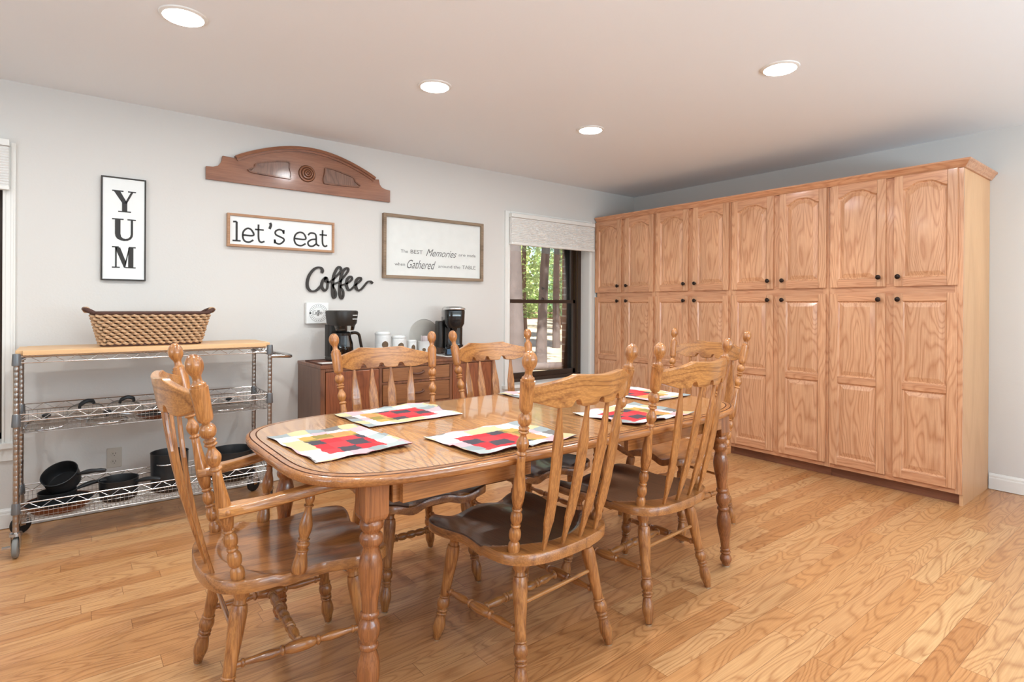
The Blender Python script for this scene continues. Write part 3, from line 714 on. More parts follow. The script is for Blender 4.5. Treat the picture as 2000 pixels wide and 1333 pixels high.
def spindle_mesh(xb, xt):
    bm = B(); T = [0, .1, .19, .215, .23, .4, .6, .70, .745, .77, .85, .93, 1]
    W = [.006, .0095, .0170, .0205, .0205, .0218, .0222, .0222, .0220, .0200, .0135, .0082, .005]
    y0 = -.248 + .35 * xb * xb; z0 = HS - .006; z1 = .922; y1 = yb(z1) - BOW * (1 - (xt / .241) ** 2) - .006
    R = []
    for t_, w in zip(T, W):
        x = xb + (xt - xb) * t_; z = z0 + (z1 - z0) * t_; y = y0 + (y1 - y0) * t_ - .014 * math.sin(PI * t_)
        d = .0058 if t_ > .15 else .006
        R.append([bm.verts.new((x + a * w, y + b * d, z)) for a, b in ((-1, -.7), (-.75, -1), (.75, -1), (1, -.7), (1, .7), (.75, 1), (-.75, 1), (-1, .7))])
    for p, q in zip(R, R[1:]):
        for k in range(8): bm.faces.new((p[k], p[(k + 1) % 8], q[(k + 1) % 8], q[k]))
    bm.faces.new(R[0]); bm.faces.new(R[-1]); return bm
def legline(s, front):
    return (Vector((s * (.172 if front else .158), .150 if front else -.165, .418)), Vector((s * (.222 if front else .220), .205 if front else -.240, .006)))
def make_chair(name, label, cat, arms=False, seatmat='ch_y', group=None):
    t = thing(name, label, cat, (0, 0, 0), 0, group)
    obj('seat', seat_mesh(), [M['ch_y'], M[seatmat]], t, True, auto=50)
    for s in (-1, 1):
        obj('back_post', lathe(B(), (s * .206, -.186, HS - .008), (s * .259, -.312, 1.092), POST, 22), M['ch_z'], t, True, auto=50)
    obj('crest_rail', crest_mesh(), M['ch_x'], t, bevel=.003)
    for xb_, xt_ in ((-.128, -.150), (-.044, -.050), (.044, .050), (.128, .150)): obj('spindle', spindle_mesh(xb_, xt_), M['ch_z'], t, bevel=.0015)
    for fr in (True, False):
        for s in (-1, 1):
            a, b = legline(s, fr); lg = obj('leg', lathe(B(), a, b, LEG, 20), M['ch_z'], t, True, auto=50)
            obj('glide', lathe(B(), b + Vector((0, 0, -.006)), b, [(0, .011), (1, .013)], 14), M['glide'], lg)
    mids = []
    for s in (-1, 1):
        a, b = legline(s, True); c, d = legline(s, False); p = a + (b - a) * .56; q = c + (d - c) * .55; mids.append((p + q) / 2)
        obj('stretcher', lathe(B(), p, q, SIDE, 14), M['ch_y'], t, True, auto=50)
    obj('stretcher', lathe(B(), mids[0], mids[1], CROSS, 14), M['ch_x'], t, True, auto=50)
    a, b = legline(-1, False); c, d = legline(1, False)
    obj('stretcher', lathe(B(), a + (b - a) * .36, c + (d - c) * .36, [(0, .0062), (.5, .0078), (1, .0062)], 12), M['ch_x'], t, True)
    if arms:
        for s in (-1, 1):
            path = catmull([(s * .226, -.245, .648), (s * .228, -.20, .652), (s * .240, -.12, .658), (s * .252, -.02, .672), (s * .258, .06, .682), (s * .252, .12, .676), (s * .243, .155, .662)], 6)
            wd = [.023, .028, .020, .019, .024, .029, .024]; N = len(path); bm = B(); R = []
            for i, p in enumerate(path):
                u = i / (N - 1) * 6; k = min(5, int(u)); w = wd[k] + (wd[k + 1] - wd[k]) * (u - k); h = .0155
                R.append([bm.verts.new((p.x + a_ * w, p.y, p.z + b_ * h)) for a_, b_ in ((-1, -.7), (-.7, -1), (.7, -1), (1, -.7), (1, .6), (.8, 1), (-.8, 1), (-1, .6))])
            for p, q in zip(R, R[1:]):
                for k in range(8): bm.faces.new((p[k], p[(k + 1) % 8], q[(k + 1) % 8], q[k]))
            bm.faces.new(R[0]); bm.faces.new(R[-1])
            ar = obj('armrest', bm, M['ch_a'], t, True, bevel=.002)
            obj('screw_plug', lathe(B(), (s * .244, -.222, .650), (s * .256, -.222, .650), [(0, .009), (.7, .008), (1, .003)], 12), M['ch_z'], ar, True)
            sup_ = turn(('v', 0, .26, .020, .0225, .016, .2), ('b', .27, .30, .014, .019), ('v', .31, .40, .014, .0195, .013, .6), ('b', .41, .43, .013, .018), ('v', .44, .82, .0125, .0195, .010, .35), ('b', .83, .86, .010, .0145), ('v', .87, 1, .010, .014, .011, .5))
            obj('arm_support', lathe(B(), (s * .240, -.03, HS - .012), (s * .252, .0, .664), sup_, 18), M['ch_z'], t, True, auto=50)
    return t
G = 'side chairs around the dining table'
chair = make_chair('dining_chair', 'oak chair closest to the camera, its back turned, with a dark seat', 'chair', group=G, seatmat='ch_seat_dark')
POSE = [((1.308, 1.615), 4.8, None), ((1.970, 1.641), 3.6, 'near-side oak chair with its back to the camera, the right one, further along the table'),
        ((1.229, 2.285), 178.1, 'far-side oak chair facing the camera, in front of the coffee maker and sideboard drawers'),
        ((1.883, 2.285), 178.8, 'far-side oak chair facing the camera, in front of the pod coffee machine and window'),
        ((2.744, 1.984), 86.4, 'oak chair at the far right end of the table, in front of the pantry cabinets')]
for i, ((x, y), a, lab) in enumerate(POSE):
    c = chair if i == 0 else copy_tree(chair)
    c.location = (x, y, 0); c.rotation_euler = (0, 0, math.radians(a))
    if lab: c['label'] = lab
arm = make_chair('armchair', 'oak captain chair with armrests at the left end of the table', 'armchair', arms=True)
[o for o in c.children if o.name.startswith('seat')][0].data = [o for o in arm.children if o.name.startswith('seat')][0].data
arm.location = (.584, 1.946, 0); arm.rotation_euler = (0, 0, math.radians(-92.7))

# ------------------------------------------------------------------ placemats
def mat_mesh(seed):
    rnd = random.Random(seed); bm = B(); NX, NY = 28, 20; W, H = .43, .325
    ph = [rnd.uniform(0, 6) for _ in range(4)]
    def z(x, y):
        e = max(abs(x) / (W / 2), abs(y) / (H / 2)); k = max(0, e - .72) / .28
        return .0022 + k * k * (.0035 + .0035 * math.sin(x * 42 + ph[0]) * math.cos(y * 37 + ph[1])) + (.006 * k ** 4 if (x < 0 and y < 0) else 0)
    g = [[bm.verts.new((-W / 2 + W * i / NX + .002 * math.sin(j * .9 + ph[2]), -H / 2 + H * j / NY + .002 * math.sin(i * .7 + ph[3]), z(-W / 2 + W * i / NX, -H / 2 + H * j / NY))) for j in range(NY + 1)] for i in range(NX + 1)]
    h = [[bm.verts.new((v.co.x * .996, v.co.y * .996, max(.0002, v.co.z - .002))) for v in r] for r in g]
    for i in range(NX):
        for j in range(NY):
            bm.faces.new((g[i][j], g[i + 1][j], g[i + 1][j + 1], g[i][j + 1])); f = bm.faces.new((h[i][j], h[i][j + 1], h[i + 1][j + 1], h[i + 1][j])); f.material_index = 1
    ed = [(i, 0) for i in range(NX)] + [(NX, j) for j in range(NY)] + [(i, NY) for i in range(NX, 0, -1)] + [(0, j) for j in range(NY, 0, -1)]
    for k in range(len(ed)):
        a, b = ed[k], ed[(k + 1) % len(ed)]; f = bm.faces.new((g[a[0]][a[1]], g[b[0]][b[1]], h[b[0]][b[1]], h[a[0]][a[1]])); f.material_index = 1
    return bm
MATS = [((.722, 1.868), 93, 'patchwork placemat at the left end of the table, in front of the armchair'),
        ((1.102, 2.175), 182, 'patchwork placemat on the far side, nearest the sideboard drawers'),
        ((1.198, 1.586), 2, 'patchwork placemat on the near side, in front of the nearer chair back'),
        ((1.925, 1.600), 3, 'patchwork placemat on the near side, in front of the right-hand near chair'),
        ((2.000, 2.235), 181, 'patchwork placemat on the far side by the window, mostly hidden by a chair post'),
        ((2.395, 1.960), 272, 'patchwork placemat at the far right end of the table')]
for i, ((x, y), a, lab) in enumerate(MATS):
    bm = mat_mesh(i); o = obj('placemat', bm, [M['mat_cloth'], M['mat_under']], smooth=True); o.location = (x, y, .7617); o.rotation_euler = (0, 0, math.radians(a))
    tag(o, lab, 'placemat', 'patchwork placemats')

# ------------------------------------------------------------------ wall signs (all hang on the back wall)
YS = YB
def sign(name, label, x0, x1, z0, z1, fw, fm, bmatt, depth=.024, inner=.006, tilt=0):
    t = thing(name, label, 'sign', ((x0 + x1) / 2, YB, z0)); ox, oz = (x0 + x1) / 2, z0
    bm = B(); X0_, X1_, Z1_ = x0 - ox, x1 - ox, z1 - z0
    box(bm, X0_, X0_ + fw, -depth, -.001, 0, Z1_); box(bm, X1_ - fw, X1_, -depth, -.001, 0, Z1_)
    box(bm, X0_ + fw, X1_ - fw, -depth, -.001, 0, fw); box(bm, X0_ + fw, X1_ - fw, -depth, -.001, Z1_ - fw, Z1_)
    obj('frame', bm, fm, t, bevel=.0015)
    obj('panel', bx(X0_ + fw, X1_ - fw, -depth + inner, -.004, fw, Z1_ - fw), bmatt, t)
    return t, ox, oz, -depth + inner
t, ox, oz, yf = sign('wall_sign', 'tall white sign with black frame reading YUM, above the wicker basket', .155, .378, 1.366, 1.981, .008, M['frame_k'], M['board'])
def glyph_quads(bm, quads, ux, uz, sx, sz, y0, y1):
    for q in quads: prism(bm, q, lambda u, v, t_: (ux + u * sx, t_, uz + v * sz), y0, y1)
R_ = lambda a, b, c, d: [(a, c), (b, c), (b, d), (a, d)]
GY = [R_(0, .47, .945, 1), R_(.66, 1, .945, 1), [(.07, .95), (.34, .95), (.64, .42), (.42, .42)], [(.78, .95), (.88, .95), (.62, .42), (.54, .46)], R_(.41, .63, .04, .44), R_(.25, .79, 0, .05)]
GU = [R_(0, .48, .945, 1), R_(.64, 1, .945, 1), R_(.12, .35, .3, .95), R_(.78, .88, .3, .95),
      [(.12, .3), (.14, .17), (.22, .06), (.36, -.01), (.50, -.03), (.66, -.01), (.79, .06), (.86, .17), (.88, .3), (.78, .3), (.76, .19), (.68, .10), (.56, .07), (.45, .09), (.38, .16), (.35, .3)]]
GM = [R_(0, .28, .945, 1), R_(.70, 1, .945, 1), R_(0, .33, 0, .05), R_(.56, 1, 0, .05), R_(.13, .20, .04, .95), R_(.68, .90, .04, .95), [(.12, .95), (.34, .95), (.60, .25), (.50, .02)], [(.70, .95), (.74, .95), (.56, .02), (.50, .02)]]
for nm, g, zc in (('letter_y', GY, 1.775), ('letter_u', GU, 1.607), ('letter_m', GM, 1.441)):
    bm = B(); glyph_quads(bm, g, -.058, zc - oz, .118, .128, yf - .002, yf + .001); obj(nm, bm, M['ink'], t)

t, ox, oz, yf = sign('wall_sign', 'long white sign with light wood frame reading let\'s eat', .829, 1.547, 1.612, 1.832, .016, M['frame_w'], M['board'], .034, .014)
EAT = [[(.865, 1.777), (.887, 1.779), (.887, 1.654)], [(.862, 1.652), (.912, 1.652)], [(.925, 1.693), (.991, 1.695), (.98, 1.73), (.955, 1.740), (.93, 1.718), (.925, 1.682), (.937, 1.654), (.965, 1.648), (.991, 1.664)], [(1.024, 1.772), (1.025, 1.677), (1.039, 1.653), (1.063, 1.66)], [(1.002, 1.737), (1.058, 1.737)], [(1.098, 1.790), (1.104, 1.775), (1.095, 1.748)],
       [(1.188, 1.729), (1.181, 1.744), (1.158, 1.749), (1.135, 1.735), (1.137, 1.713), (1.164, 1.700), (1.189, 1.688), (1.189, 1.67), (1.164, 1.650), (1.137, 1.656), (1.13, 1.676)], [(1.19, 1.749), (1.189, 1.722)], [(1.13, 1.679), (1.13, 1.651)], [(1.265, 1.696), (1.339, 1.696), (1.33, 1.732), (1.301, 1.743), (1.271, 1.724), (1.262, 1.687), (1.276, 1.656), (1.31, 1.648), (1.341, 1.665)],
       [(1.359, 1.727), (1.375, 1.743), (1.404, 1.742), (1.416, 1.724), (1.419, 1.67), (1.44, 1.655)], [(1.416, 1.702), (1.381, 1.696), (1.358, 1.675), (1.367, 1.652), (1.393, 1.651), (1.419, 1.671)], [(1.463, 1.772), (1.463, 1.679), (1.479, 1.655), (1.498, 1.663)], [(1.441, 1.737), (1.495, 1.737)]]
bm = B()
for i, s in enumerate(EAT[:9]):
    q = [(x - ox, z - oz) for x, z in s]
    if i == 0: ribbon(bm, q[:2], .011, yf - .002, yf + .001); ribbon(bm, q[1:], .0125, yf - .002, yf + .001)
    else: ribbon(bm, q, .017 if i == 5 else (.010 if i in (1, 4, 13) else .0115), yf - .002, yf + .001)
obj('lettering', bm, M['ink'], t)
bm = B()
for i in range(9, 14): ribbon(bm, [(x - ox, z - oz) for x, z in EAT[i]], .010 if i == 13 else .0115, yf - .002, yf + .001)
obj('lettering', bm, M['ink'], t)

def text(s, x0, x1, z, h, shear=0, mat='ink2', y=0, parent=None, name='lettering', zs=1.0):
    cu = bpy.data.curves.new('txt', 'FONT'); cu.body = s; cu.size = 1; cu.shear = shear; cu.extrude = 0
    o = bpy.data.objects.new('txt', cu); COL.objects.link(o); bpy.context.view_layer.update()
    me = bpy.data.meshes.new_from_object(o.evaluated_get(bpy.context.evaluated_depsgraph_get())); bpy.data.objects.remove(o)
    xs = [v.co.x for v in me.vertices]; w = max(xs) - min(xs); xm = min(xs); k = (x1 - x0) / w
    for v in me.vertices: v.co = Vector((x0 + (v.co.x - xm) * k, y, z + v.co.y * h))
    me.materials.append(M[mat]); r = bpy.data.objects.new(name, me); link(r, parent); return r
t, ox, oz, yf = sign('wall_sign', 'large grey-white framed sign with small script about gathering around the table', 1.937, 2.887, 1.442, 1.950, .024, M['frame_g'], M['board2'], .036, .024)
for s, a, b, z, h, sh in (('The', 2.095, 2.159, 1.650, .036, 0), ('BEST', 2.182, 2.293, 1.648, .044, 0), ('Memories', 2.323, 2.621, 1.636, .085, .5), ('are', 2.641, 2.711, 1.652, .036, 0), ('made', 2.728, 2.817, 1.652, .036, 0),
                        ('when', 2.042, 2.133, 1.545, .036, 0), ('Gathered', 2.151, 2.416, 1.528, .10, .5), ('around', 2.441, 2.576, 1.545, .036, 0), ('the', 2.592, 2.658, 1.545, .036, 0), ('TABLE', 2.678, 2.817, 1.545, .044, 0)):
    text(s, a - ox, b - ox, z - oz, h, sh, 'ink2', yf - .001, t)

COF = [[(1.462, 1.462), (1.468, 1.477), (1.458, 1.496), (1.432, 1.499), (1.403, 1.483), (1.374, 1.444), (1.359, 1.398), (1.36, 1.356), (1.379, 1.33), (1.404, 1.326), (1.429, 1.337), (1.458, 1.367)], [(1.496, 1.43), (1.471, 1.406), (1.462, 1.367), (1.475, 1.338), (1.488, 1.332), (1.503, 1.352), (1.506, 1.39), (1.5, 1.424), (1.488, 1.427), (1.49, 1.406), (1.505, 1.396), (1.522, 1.397), (1.539, 1.408)], [(1.539, 1.408), (1.57, 1.439), (1.6, 1.474), (1.607, 1.5), (1.593, 1.511), (1.574, 1.495), (1.554, 1.451), (1.546, 1.408), (1.542, 1.353), (1.544, 1.301), (1.553, 1.28), (1.566, 1.289), (1.565, 1.327), (1.544, 1.37), (1.561, 1.385), (1.596, 1.399)], [(1.596, 1.397), (1.631, 1.441), (1.66, 1.481), (1.662, 1.501), (1.647, 1.504), (1.622, 1.48), (1.607, 1.436), (1.601, 1.388), (1.596, 1.337), (1.601, 1.294), (1.612, 1.275), (1.625, 1.294), (1.623, 1.333), (1.601, 1.363), (1.614, 1.376), (1.641, 1.385)], [(1.641, 1.385), (1.667, 1.399), (1.692, 1.422), (1.687, 1.441), (1.669, 1.438), (1.652, 1.412), (1.65, 1.373), (1.663, 1.343), (1.681, 1.343), (1.71, 1.37)], [(1.708, 1.374), (1.74, 1.397), (1.763, 1.42), (1.761, 1.435), (1.744, 1.434), (1.724, 1.41), (1.722, 1.37), (1.736, 1.342), (1.759, 1.345), (1.786, 1.372), (1.814, 1.404), (1.838, 1.411), (1.859, 1.396)]]
bm = B()
for i, s in enumerate(COF):
    ribbon(bm, [(x - 1.6, z - 1.27) for x, z in s], (lambda u, d: .012 + .009 * abs(d.y) * (1 if d.y < 0 or i == 0 else .35)), -.014 - i * .0002, -.006)
for x in (1.38, 1.60, 1.75): box(bm, x - 1.6 - .004, x - 1.6 + .004, -.008, 0, 1.335 - 1.27 - .004, 1.335 - 1.27 + .004)
o = obj('script_sign', bm, M['coffee']); o.location = (1.6, YB - .001, 1.27); tag(o, 'dark cut-out script sign spelling Coffee on the wall', 'sign')

# small square coffee plaque
t = thing('wall_plaque', 'small white square plaque with a round coffee emblem, left of the coffee maker', 'plaque', (1.424, YB, 1.093)); cz = .075
obj('block', bx(-.08, .08, -.036, -.002, 0, .150), M['board'], t, bevel=.003)
bm = B()
for r, w in ((.064, .0016), (.043, .0012)):
    ribbon(bm, [(r * math.cos(a * PI / 18) + .006, cz + r * math.sin(a * PI / 18)) for a in range(37)], w, -.0368, -.0358, 1)
for k in range(26):
    a = 2 * PI * (k + .5) / 26
    if abs(math.sin(a)) < .3: continue
    c, s = math.cos(a), math.sin(a); ribbon(bm, [(.006 + .049 * c, cz + .049 * s), (.006 + .058 * c, cz + .058 * s)], .003, -.0368, -.0358)
obj('emblem_ring', bm, M['ink2'], t)
bm = B()
for s in COF: ribbon(bm, [((x - 1.609) * .15 + .006, cz + (z - 1.39) * .17) for x, z in s], .0022, -.0370, -.0358)
obj('lettering', bm, M['ink'], t)
for sx in (-.052, .064):
    bm = B(); ribbon(bm, [(sx - .006, cz), (sx + .006, cz)], .013, -.0372, -.0358); ribbon(bm, [(sx, cz + .008), (sx + .003, cz + .016)], .002, -.0372, -.0358); obj('cup_icon', bm, M['ink'], t)

# carved wooden crest
t = thing('carved_crest', 'arched carved mahogany headboard crest hung high on the wall', 'wall carving', (1.35, YB, 2.037))
def cr(p): return [(x - 1.35, z - 2.037) for x, z in p]
arc_top = [(.880 + (1.860 - .880) * i / 28, 2.198 + .137 * math.sin(PI * i / 28) ** .9) for i in range(29)]
body = [(.703, 2.037), (.703, 2.118), (.735, 2.120)] + [(.790 + .05 * -math.cos(a), 2.168 - .05 * math.sin(a) + .0) for a in (1.2, .8, .4, .1)][::1]
body = [(.703, 2.037), (.703, 2.120), (.745, 2.122), (.775, 2.135), (.792, 2.160), (.800, 2.203), (.872, 2.200)] + arc_top + [(1.868, 2.200), (1.90, 2.203), (1.908, 2.165), (1.925, 2.145), (1.955, 2.134), (1.996, 2.130), (1.996, 2.037)]
bm = B(); prism(bm, cr(body), lambda u, v, t_: (u, t_, v), -.024, -.001); obj('backboard', bm, M['carv'], t, bevel=.002)
bm = B(); A = cr(arc_top); n = len(A)
for (o0, o1, y0, y1) in ((0, .022, -.05, -.022), (-.014, .004, -.036, -.022)):
    ring = []
    for i, (x, z) in enumerate(A):
        d = Vector((A[min(i + 1, n - 1)][0] - A[max(i - 1, 0)][0], A[min(i + 1, n - 1)][1] - A[max(i - 1, 0)][1])).normalized(); nn = Vector((-d.y, d.x))
        p, q = Vector((x, z)) + nn * o0 - nn * .006, Vector((x, z)) + nn * o1 - nn * .006
        ring.append([bm.verts.new((p.x, y0, p.y)), bm.verts.new((q.x, y0 + .006 * (o0 == 0), q.y)), bm.verts.new((q.x, y1 + .02, q.y)), bm.verts.new((p.x, y1 + .02, p.y))])
    for p, q in zip(ring, ring[1:]):
        for k in range(4): bm.faces.new((p[k], p[(k + 1) % 4], q[(k + 1) % 4], q[k]))
    bm.faces.new(ring[0]); bm.faces.new(ring[-1])
obj('arched_moulding', bm, M['carv'], t, True)
for s in (-1, 1):
    pl = [(s * .120, .075), (s * .115, .105), (s * .125, .15), (s * .13, .188), (s * .19, .186), (s * .27, .168), (s * .34, .148), (s * .355, .12), (s * .385, .085)]
    bm = B(); prism(bm, pl, lambda u, v, t_: (u, t_, v), -.030, -.022); obj('veneer_panel', bm, M['carvd'], t, bevel=.002)
    bm = B(); ribbon(bm, pl + [pl[0]], .009, -.038, -.022, 3); obj('bead_border', bm, M['sb'], t)
bm = B(); lathe(bm, (-.003, -.022, .128), (-.003, -.05, .128), [(0, .056), (.35, .055), (.45, .046), (.3, .044), (.3, .040), (.7, .036), (.75, .03), (.5, .026), (.5, .023), (.9, .019), (.95, .014), (.7, .011), (.8, .008), (1, .005), (1.05, 0)], 36)
ro = obj('rosette', bm, M['carv'], t, True, auto=30)
for r_, y_ in ((.058, -.0235), (.0425, -.034), (.0245, -.040), (.0125, -.046)):
    bm = B(); tube(bm, [(-.003 + r_ * math.cos(a * PI / 16), y_, .128 + r_ * math.sin(a * PI / 16)) for a in range(32)], .0032, 6, True); obj('dark_ring', bm, M['groove'], ro, True)

# wall outlet
t = thing('wall_outlet', 'ivory duplex electrical outlet low on the wall behind the wire cart', 'outlet', (.225, YB, .25))
obj('cover_plate', bx(-.037, .037, -.006, 0, 0, .118), M['outlet'], t, bevel=.003)
for zc in (.036, .082):
    bm = lathe(B(), (0, -.005, zc), (0, -.0085, zc), [(0, .0175), (1, .0165)], 20); s_ = obj('socket', bm, M['outlet'], t)
    bm = B()
    for dx in (-.0065, .0065): box(bm, dx - .0012, dx + .0012, -.0095, -.0084, zc - .002, zc + .007)
    box(bm, -.002, .002, -.0095, -.0084, zc - .011, zc - .007); obj('slots', bm, M['slot'], s_)

# ------------------------------------------------------------------ wire cart
RX0, RX1, RY0, RY1 = -.190, .970, 3.615, 3.985
cart = thing('wire_cart', 'chrome wire shelving cart on casters with wooden top against the back wall', 'cart', ((RX0 + RX1) / 2, (RY0 + RY1) / 2, 0))
ccx, ccy = cart.location.x, cart.location.y; hx, hy = (RX1 - RX0) / 2, (RY1 - RY0) / 2
bm = B(); prism(bm, [(-hx - .006, -hy + .02), (-hx + .022, -hy + .02), (-hx + .022, -hy - .008), (hx - .022, -hy - .008), (hx - .022, -hy + .02), (hx + .006, -hy + .02), (hx + .006, hy - .02), (hx - .022, hy - .02), (hx - .022, hy + .008), (-hx + .022, hy + .008), (-hx + .022, hy - .02), (-hx - .006, hy - .02)], lambda u, v, t_: (u, v, t_), .972, .997)
obj('butcher_block', bm, M['butcher'], cart, bevel=.003)
for sx in (-1, 1):
    for sy in (-1, 1):
        x, y = sx * hx, sy * hy
        bm = B(); P = [(0, .0125)]
        for k in range(1, 34): P += [(k / 34 - .003, .0125), (k / 34, .0117), (k / 34 + .003, .0125)]
        P += [(1, .0125)]; lathe(bm, (x, y, .125), (x, y, .968), P, 14); p_ = obj('post', bm, M['post'], cart, True)
        for z0, z1 in ((.925, .982), (.63, .69), (.21, .262)):
            obj('collar', lathe(B(), (x, y, z0), (x, y, z1), [(0, .0185), (.1, .019), (.9, .0165), (1, .0155)], 16), M['collar'], p_, True)
        bm = B(); lathe(bm, (x, y, .125), (x, y, .108), [(0, .014), (.2, .024), (1, .026)], 16)
        ang = 1.5 if sy < 0 else .6; ca, sa = math.cos(ang), math.sin(ang)
        for e in (-1, 1):
            pl = [(-.022, .11), (.022, .11), (.014, .045), (-.014, .045)]
            prism(bm, pl, lambda u, v, t_: (x + u * ca - t_ * sa, y + u * sa + t_ * ca, v), e * .017 - .0015, e * .017 + .0015)
        k_ = obj('caster', bm, M['chrome'], cart)
        c0 = Vector((x, y, .05)); ax = Vector((-sa, ca, 0)) * .0125
        obj('wheel', lathe(B(), c0 - ax, c0 + ax, [(0, .040), (.15, .048), (.3, .0495), (.7, .0495), (.85, .048), (1, .040)], 28), M['tire'] if sy < 0 and sx < 0 else M['rubber'], k_, True)
        if sx < 0 and sy < 0: obj('brake_lever', bx(x - .05, x - .018, y - .012, y + .012, .052, .060), M['chrome'], k_)
def wire_shelf(zt, zb, basket):
    bm = B(); r = .0032
    cs = [(-hx, -hy), (hx, -hy), (hx, hy), (-hx, hy)]
    for z in (zt, zb):
        for i in range(4):
            a, b = cs[i], cs[(i + 1) % 4]; tube(bm, [(a[0], a[1], z), (b[0], b[1], z)], r, 6)
    for i in range(4):
        a, b = Vector(cs[i] + (0,)), Vector(cs[(i + 1) % 4] + (0,)); Ln = (b - a).length; n = max(3, int(Ln / .046)); P = []
        for k in range(n + 1): p = a + (b - a) * (k / n); P.append((p.x, p.y, zt if k % 2 else zb))
        tube(bm, P, .0022, 5)
    o_ = obj('shelf_frame', bm, M['chrome'], cart)
    bm = B(); r = .0010
    if basket:
        ins = .012; zf = zb - basket; nx, ny = 62, 18; xa, xb2, ya, yb2 = -hx + ins, hx - ins, -hy + ins, hy - ins
        for k in range(nx + 1): x = xa + (xb2 - xa) * k / nx; tube(bm, [(x, ya, zb), (x, ya + .008, zf), (x, yb2 - .008, zf), (x, yb2, zb)], r, 4)
        for k in range(ny + 1): y = ya + (yb2 - ya) * k / ny; tube(bm, [(xa, y, zb), (xa + .008, y, zf), (xb2 - .008, y, zf), (xb2, y, zb)], r, 4)
        for f in (.33, .66, 1):
            z = zb - basket * f; e = .008 * f
            tube(bm, [(xa + e, ya + e, z), (xb2 - e, ya + e, z), (xb2 - e, yb2 - e, z), (xa + e, yb2 - e, z)], r * 1.3, 4, True)
    else:
        for k in range(46): x = -hx + 2 * hx * (k + .5) / 46; tube(bm, [(x, -hy, zt), (x, hy, zt)], .0018, 4)
    obj('wire_mesh', bm, M['wire'], o_)
wire_shelf(.968, .938, 0); wire_shelf(.688, .655, .062); wire_shelf(.256, .223, .066)
bm = B(); tube(bm, catmull([(hx, -hy, .915), (hx + .06, -hy + .005, .912), (hx + .135, -hy + .05, .905), (hx + .16, 0, .902), (hx + .135, hy - .05, .905), (hx + .06, hy - .005, .912), (hx, hy, .915)], 6), .0115, 12)
obj('push_handle', bm, M['chrome'], cart, True)

# wicker basket on the cart
def basket():
    t = thing('wicker_basket', 'long tan woven basket with dark rim standing on the wire cart', 'basket', (.378, 3.78, .9975))
    H = .176; rows = 10; bm = B()
    def ring_pts(f, off, ph, n):
        hw, hd = .233 + (.272 - .233) * f, .085 + (.118 - .085) * f; P = []; rr = .03
        per = [(-hw + rr, -hd), (hw - rr, -hd), (hw, -hd + rr), (hw, hd - rr), (hw - rr, hd), (-hw + rr, hd), (-hw, hd - rr), (-hw, -hd + rr)]
        segs = [(Vector(per[i] + (0,)), Vector(per[(i + 1) % 8] + (0,))) for i in range(8)]; T = sum((b - a).length for a, b in segs)
        for k in range(n):
            s = T * k / n
            for a, b in segs:
                l_ = (b - a).length
                if s <= l_: p = a + (b - a) * (s / l_); nn = Vector(((b - a).y, -(b - a).x, 0)).normalized(); break
                s -= l_
            w = off * math.sin(2 * PI * k / 8 + ph); P.append((p.x + nn.x * w, p.y + nn.y * w, 0))
        return P
    NS = 8 * 36
    for r in range(rows):
        f = (r + .5) / rows; P = ring_pts(f, .0085, PI * (r % 2), NS)
        tube(bm, [(x, y, .008 + (H - .012) * f + .003 * math.cos(2 * PI * k / 8 + PI * (r % 2))) for k, (x, y, _) in enumerate(P)], .0078, 6, True)
    obj('weave', bm, M['rope'], t, True)
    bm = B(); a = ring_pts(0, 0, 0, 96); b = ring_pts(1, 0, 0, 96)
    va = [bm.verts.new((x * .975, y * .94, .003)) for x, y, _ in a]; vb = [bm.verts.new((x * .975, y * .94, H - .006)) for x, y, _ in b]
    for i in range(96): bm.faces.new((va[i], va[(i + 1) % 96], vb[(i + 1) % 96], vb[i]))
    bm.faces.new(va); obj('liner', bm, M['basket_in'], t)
    bm = B(); tube(bm, [(x, y, H + .002) for x, y, _ in ring_pts(1.02, 0, 0, 96)], .0085, 8, True); obj('rim', bm, M['rope_d'], t, True)
    bm = B(); tube(bm, [(x, y, .006) for x, y, _ in ring_pts(0, 0, 0, 96)], .007, 6, True); obj('foot_band', bm, M['rope_d'], t, True)
    for s in (-1, 1):
        bm = B(); tube(bm, catmull([(s * .262, -.075, H), (s * .285, -.07, H + .014), (s * .302, -.05, H + .022), (s * .305, 0, H + .024), (s * .302, .05, H + .022), (s * .285, .07, H + .014), (s * .262, .075, H)], 5), .0125, 10)
        obj('handle', bm, M['rope_d'], t, True)
        bm = B(); tube(bm, [(s * .298 + .013 * math.cos(a), -.06 + a * .004, H + .02 + .013 * math.sin(a)) for a in [i * .5 for i in range(30)]], .0045, 5); obj('handle_wrap', bm, M['rope'], t, True)
basket()

